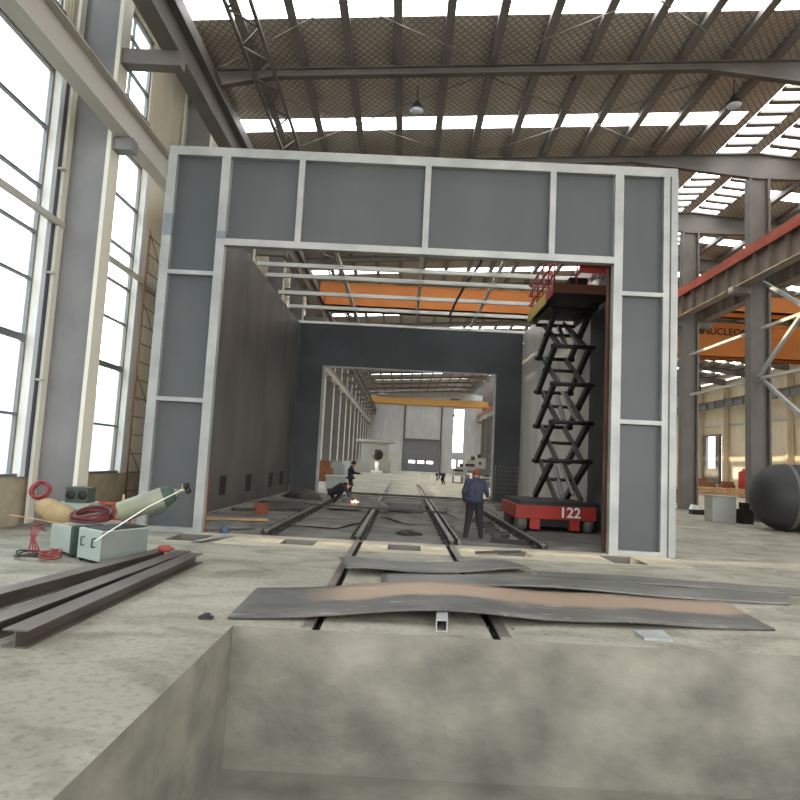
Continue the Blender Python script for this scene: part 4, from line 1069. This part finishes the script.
for k, (x, z, w) in enumerate(((17.1,.0,1.3),(17.2,.3,1.1),(17.0,.58,.8))):
    m = MB(); m.box((x-w/2,40.0,z),(x+w/2,40.9,z+.26)); m.box((x-w/2+.05,39.96,z+.05),(x+w/2-.05,40.0,z+.2))
    tag(m.build('timber_block','woodbrown'), ['bottom','middle','top'][k]+' brown timber block stacked at the foot of a middle column','timber','brown timber blocks')
m = MB()
for k in range(3): m.box((20+.6*k,58,.1+.25*k),(32-.5*k,58.9,.3+.25*k))
for x in (21,26,31): m.box((x,58,0),(x+.3,58.9,.1))
tag(m.build('timber_stack','wood'),'long pale timber stack on the floor of the right hand bay','timber')
t = thing('red_cylinder','red upright cylinder near the right wall','cylinder',(36,67.6,0)); m = MB(); m.lathe([(0,.5),(2.4,.5),(2.6,.2)],(36,67.6,0),(0,0,1)); m.build('body','liftred',t); m = MB(); m.tube((36,67.6,2.6),(36,67.6,2.8),.15); m.build('cap','rustred',t)
for k, (x,y,s_) in enumerate(((33,72,1.2),(35,70,1.0),(31,66,.9))):
    m = MB(); m.box((x,y,0),(x+1.4,y+1,s_)); m.box((x+.2,y-.1,s_),(x+1.2,y+.8,s_+.35)); m.box((x+.1,y-.05,.2),(x+1.3,y,s_-.2))
    tag(m.build('machine_crate','woodbrown'),'%s reddish crate against the far right wall' % ordi(k),'crate','reddish crates by the right wall')
lump('scrap_heap',(27,70,0),1.6,1.2,1.4,'dark heap by the right wall left of the bright window','scrap','scrap',21)

# ------------------------------------------------------------------ machinery far down the main bay
t = thing('turning_machine','large grey machine with round dark disc far down the hall at left','machine',(-3.8,88,0))
m = MB(); m.box((-6.4,88,0),(-1.8,91,1.6)); m.box((-6.0,88.4,1.6),(-2.2,90.6,4.2)); m.box((-6.6,88.2,4.2),(-1.4,91,4.6)); m.build('body','workbody',t)
m = MB(); m.lathe([(0,.75),(.3,.75),(.35,.3)],(-3.6,87.9,2.5),(0,-1,0),28); m.build('disc','ink',t)
m = MB(); m.tube((-3.6,87.6,0),(-3.6,87.6,1.5),.25); m.box((-4.4,87.2,0),(-2.8,88,.3)); m.build('pedestal','white',t)
m = MB(); m.box((-1.7,87.5,0),(-.9,89,2.4)); m.box((-2.1,87.3,2.0),(-.5,88,2.8)); m.build('control_cabinet','struct_pale',t)
for k, (x,y,w,h) in enumerate(((5.3,58,1.5,1.8),(7.0,64,1.6,2.6),(6.6,50,1.3,1.0),(8.6,72,2.0,3.0))):
    t = thing('workshop_machine','%s pale machine on the right behind the booth, counted from the booth' % ['second','third','nearest','farthest'][k],'machine',(x,y,0))
    m = MB(); m.box((x-w/2,y,0),(x+w/2,y+1.2,h*.45)); m.build('base','structd',t)
    m = MB(); m.box((x-w*.35,y+.2,h*.45),(x+w*.35,y+1.0,h*.85)); m.build('head','workbody',t)
    m = MB(); m.tube((x,y+.6,h*.85),(x,y+.6,h),.2); m.box((x-w*.5,y+.1,h*.6),(x+w*.1,y+.2,h*.7)); m.build('spindle','ink',t)
    m = MB(); m.box((x-w*.45,y-.05,.1),(x-w*.05,y,h*.35)); m.build('panel_door','white',t)
for k, (x,y) in enumerate(((2.2,56),(4.6,54.5),(3.4,62))):
    t = thing('steel_trestle','%s low trestle near the distant bending person' % ordi(k),'trestle',(x,y,0))
    m = MB(); m.bar((x-.7,y,.75),(x+.7,y,.75),.1); m.build('beam','struct_pale',t)
    for sx in (-.6,.6):
        for sy in (-.25,.25): m = MB(); m.bar((x+sx,y,.72),(x+sx,y+sy,0),.06); m.build('leg','struct_pale',t)
for k in range(4):
    y = 46+9*k; m = MB(); m.box((-6.3,y,0),(-5.2,y+1.2,1.0+.2*(k%2))); m.box((-6.2,y+.1,1.0+.2*(k%2)),(-5.4,y+1,1.5)); m.box((-5.22,y+.2,.2),(-5.18,y+1,.8))
    tag(m.build('parts_crate',['woodbrown','boxgrey','greybox','dado'][k]),'%s crate along the left columns beyond the booth, counted from the booth' % ordi(k),'crate','crates along the left columns')

# ------------------------------------------------------------------ light
w = bpy.data.worlds.new('world'); bpy.context.scene.world = w; w.use_nodes = True
N = w.node_tree.nodes; L = w.node_tree.links
bg = N['Background']; tc = N.new('ShaderNodeTexCoord'); sx = N.new('ShaderNodeSeparateXYZ'); L.new(tc.outputs['Generated'], sx.inputs[0])
r = N.new('ShaderNodeValToRGB'); r.color_ramp.elements[0].position = .0; r.color_ramp.elements[0].color = (1,.97,.93,1)
r.color_ramp.elements[1].position = .7; r.color_ramp.elements[1].color = (.80,.90,1,1)
L.new(sx.outputs['Z'], r.inputs[0]); L.new(r.outputs[0], bg.inputs[0]); bg.inputs[1].default_value = 6.0
sun = bpy.data.lights.new('sun','SUN'); sun.energy = 14.0; sun.angle = math.radians(.8); sun.color = (1,.80,.58)
so = bpy.data.objects.new('sun', sun); C.objects.link(so)
el = math.radians(12)
so.rotation_euler = Vector((math.cos(el),.03,-math.sin(el))).to_track_quat('-Z','Y').to_euler()
so.location = (-30,20,20)
pl = bpy.data.lights.new('arc_glow','POINT'); pl.energy = 8; pl.color = (1,.7,.5); pl.shadow_soft_size = .08
po = bpy.data.objects.new('arc_glow', pl); C.objects.link(po); po.location = (-1.84,24.3,.35)

# ------------------------------------------------------------------ camera
cam = bpy.data.cameras.new('camera'); co = bpy.data.objects.new('camera', cam); C.objects.link(co)
pitch, roll, yaw, f = .0968, .0510, -.0090, 632.7
fwd = Vector((math.sin(yaw)*math.cos(pitch), math.cos(yaw)*math.cos(pitch), math.sin(pitch)))
rgt = Vector((math.cos(yaw),-math.sin(yaw),0)); upc = rgt.cross(fwd)
c_, s_ = math.cos(roll), math.sin(roll)
r2 = rgt*c_+upc*s_; u2 = -rgt*s_+upc*c_
co.matrix_world = Matrix(((r2.x,u2.x,-fwd.x,-.121),(r2.y,u2.y,-fwd.y,0),(r2.z,u2.z,-fwd.z,1.7),(0,0,0,1)))
cam.sensor_width = 36; cam.lens = 36*f/800; cam.clip_end = 400; cam.clip_start = .05
bpy.context.scene.camera = co
vs_ = bpy.context.scene.view_settings
vs_.view_transform = 'Standard'; vs_.look = 'None'; vs_.gamma = 1; vs_.use_curve_mapping = False; vs_.exposure = 0.15
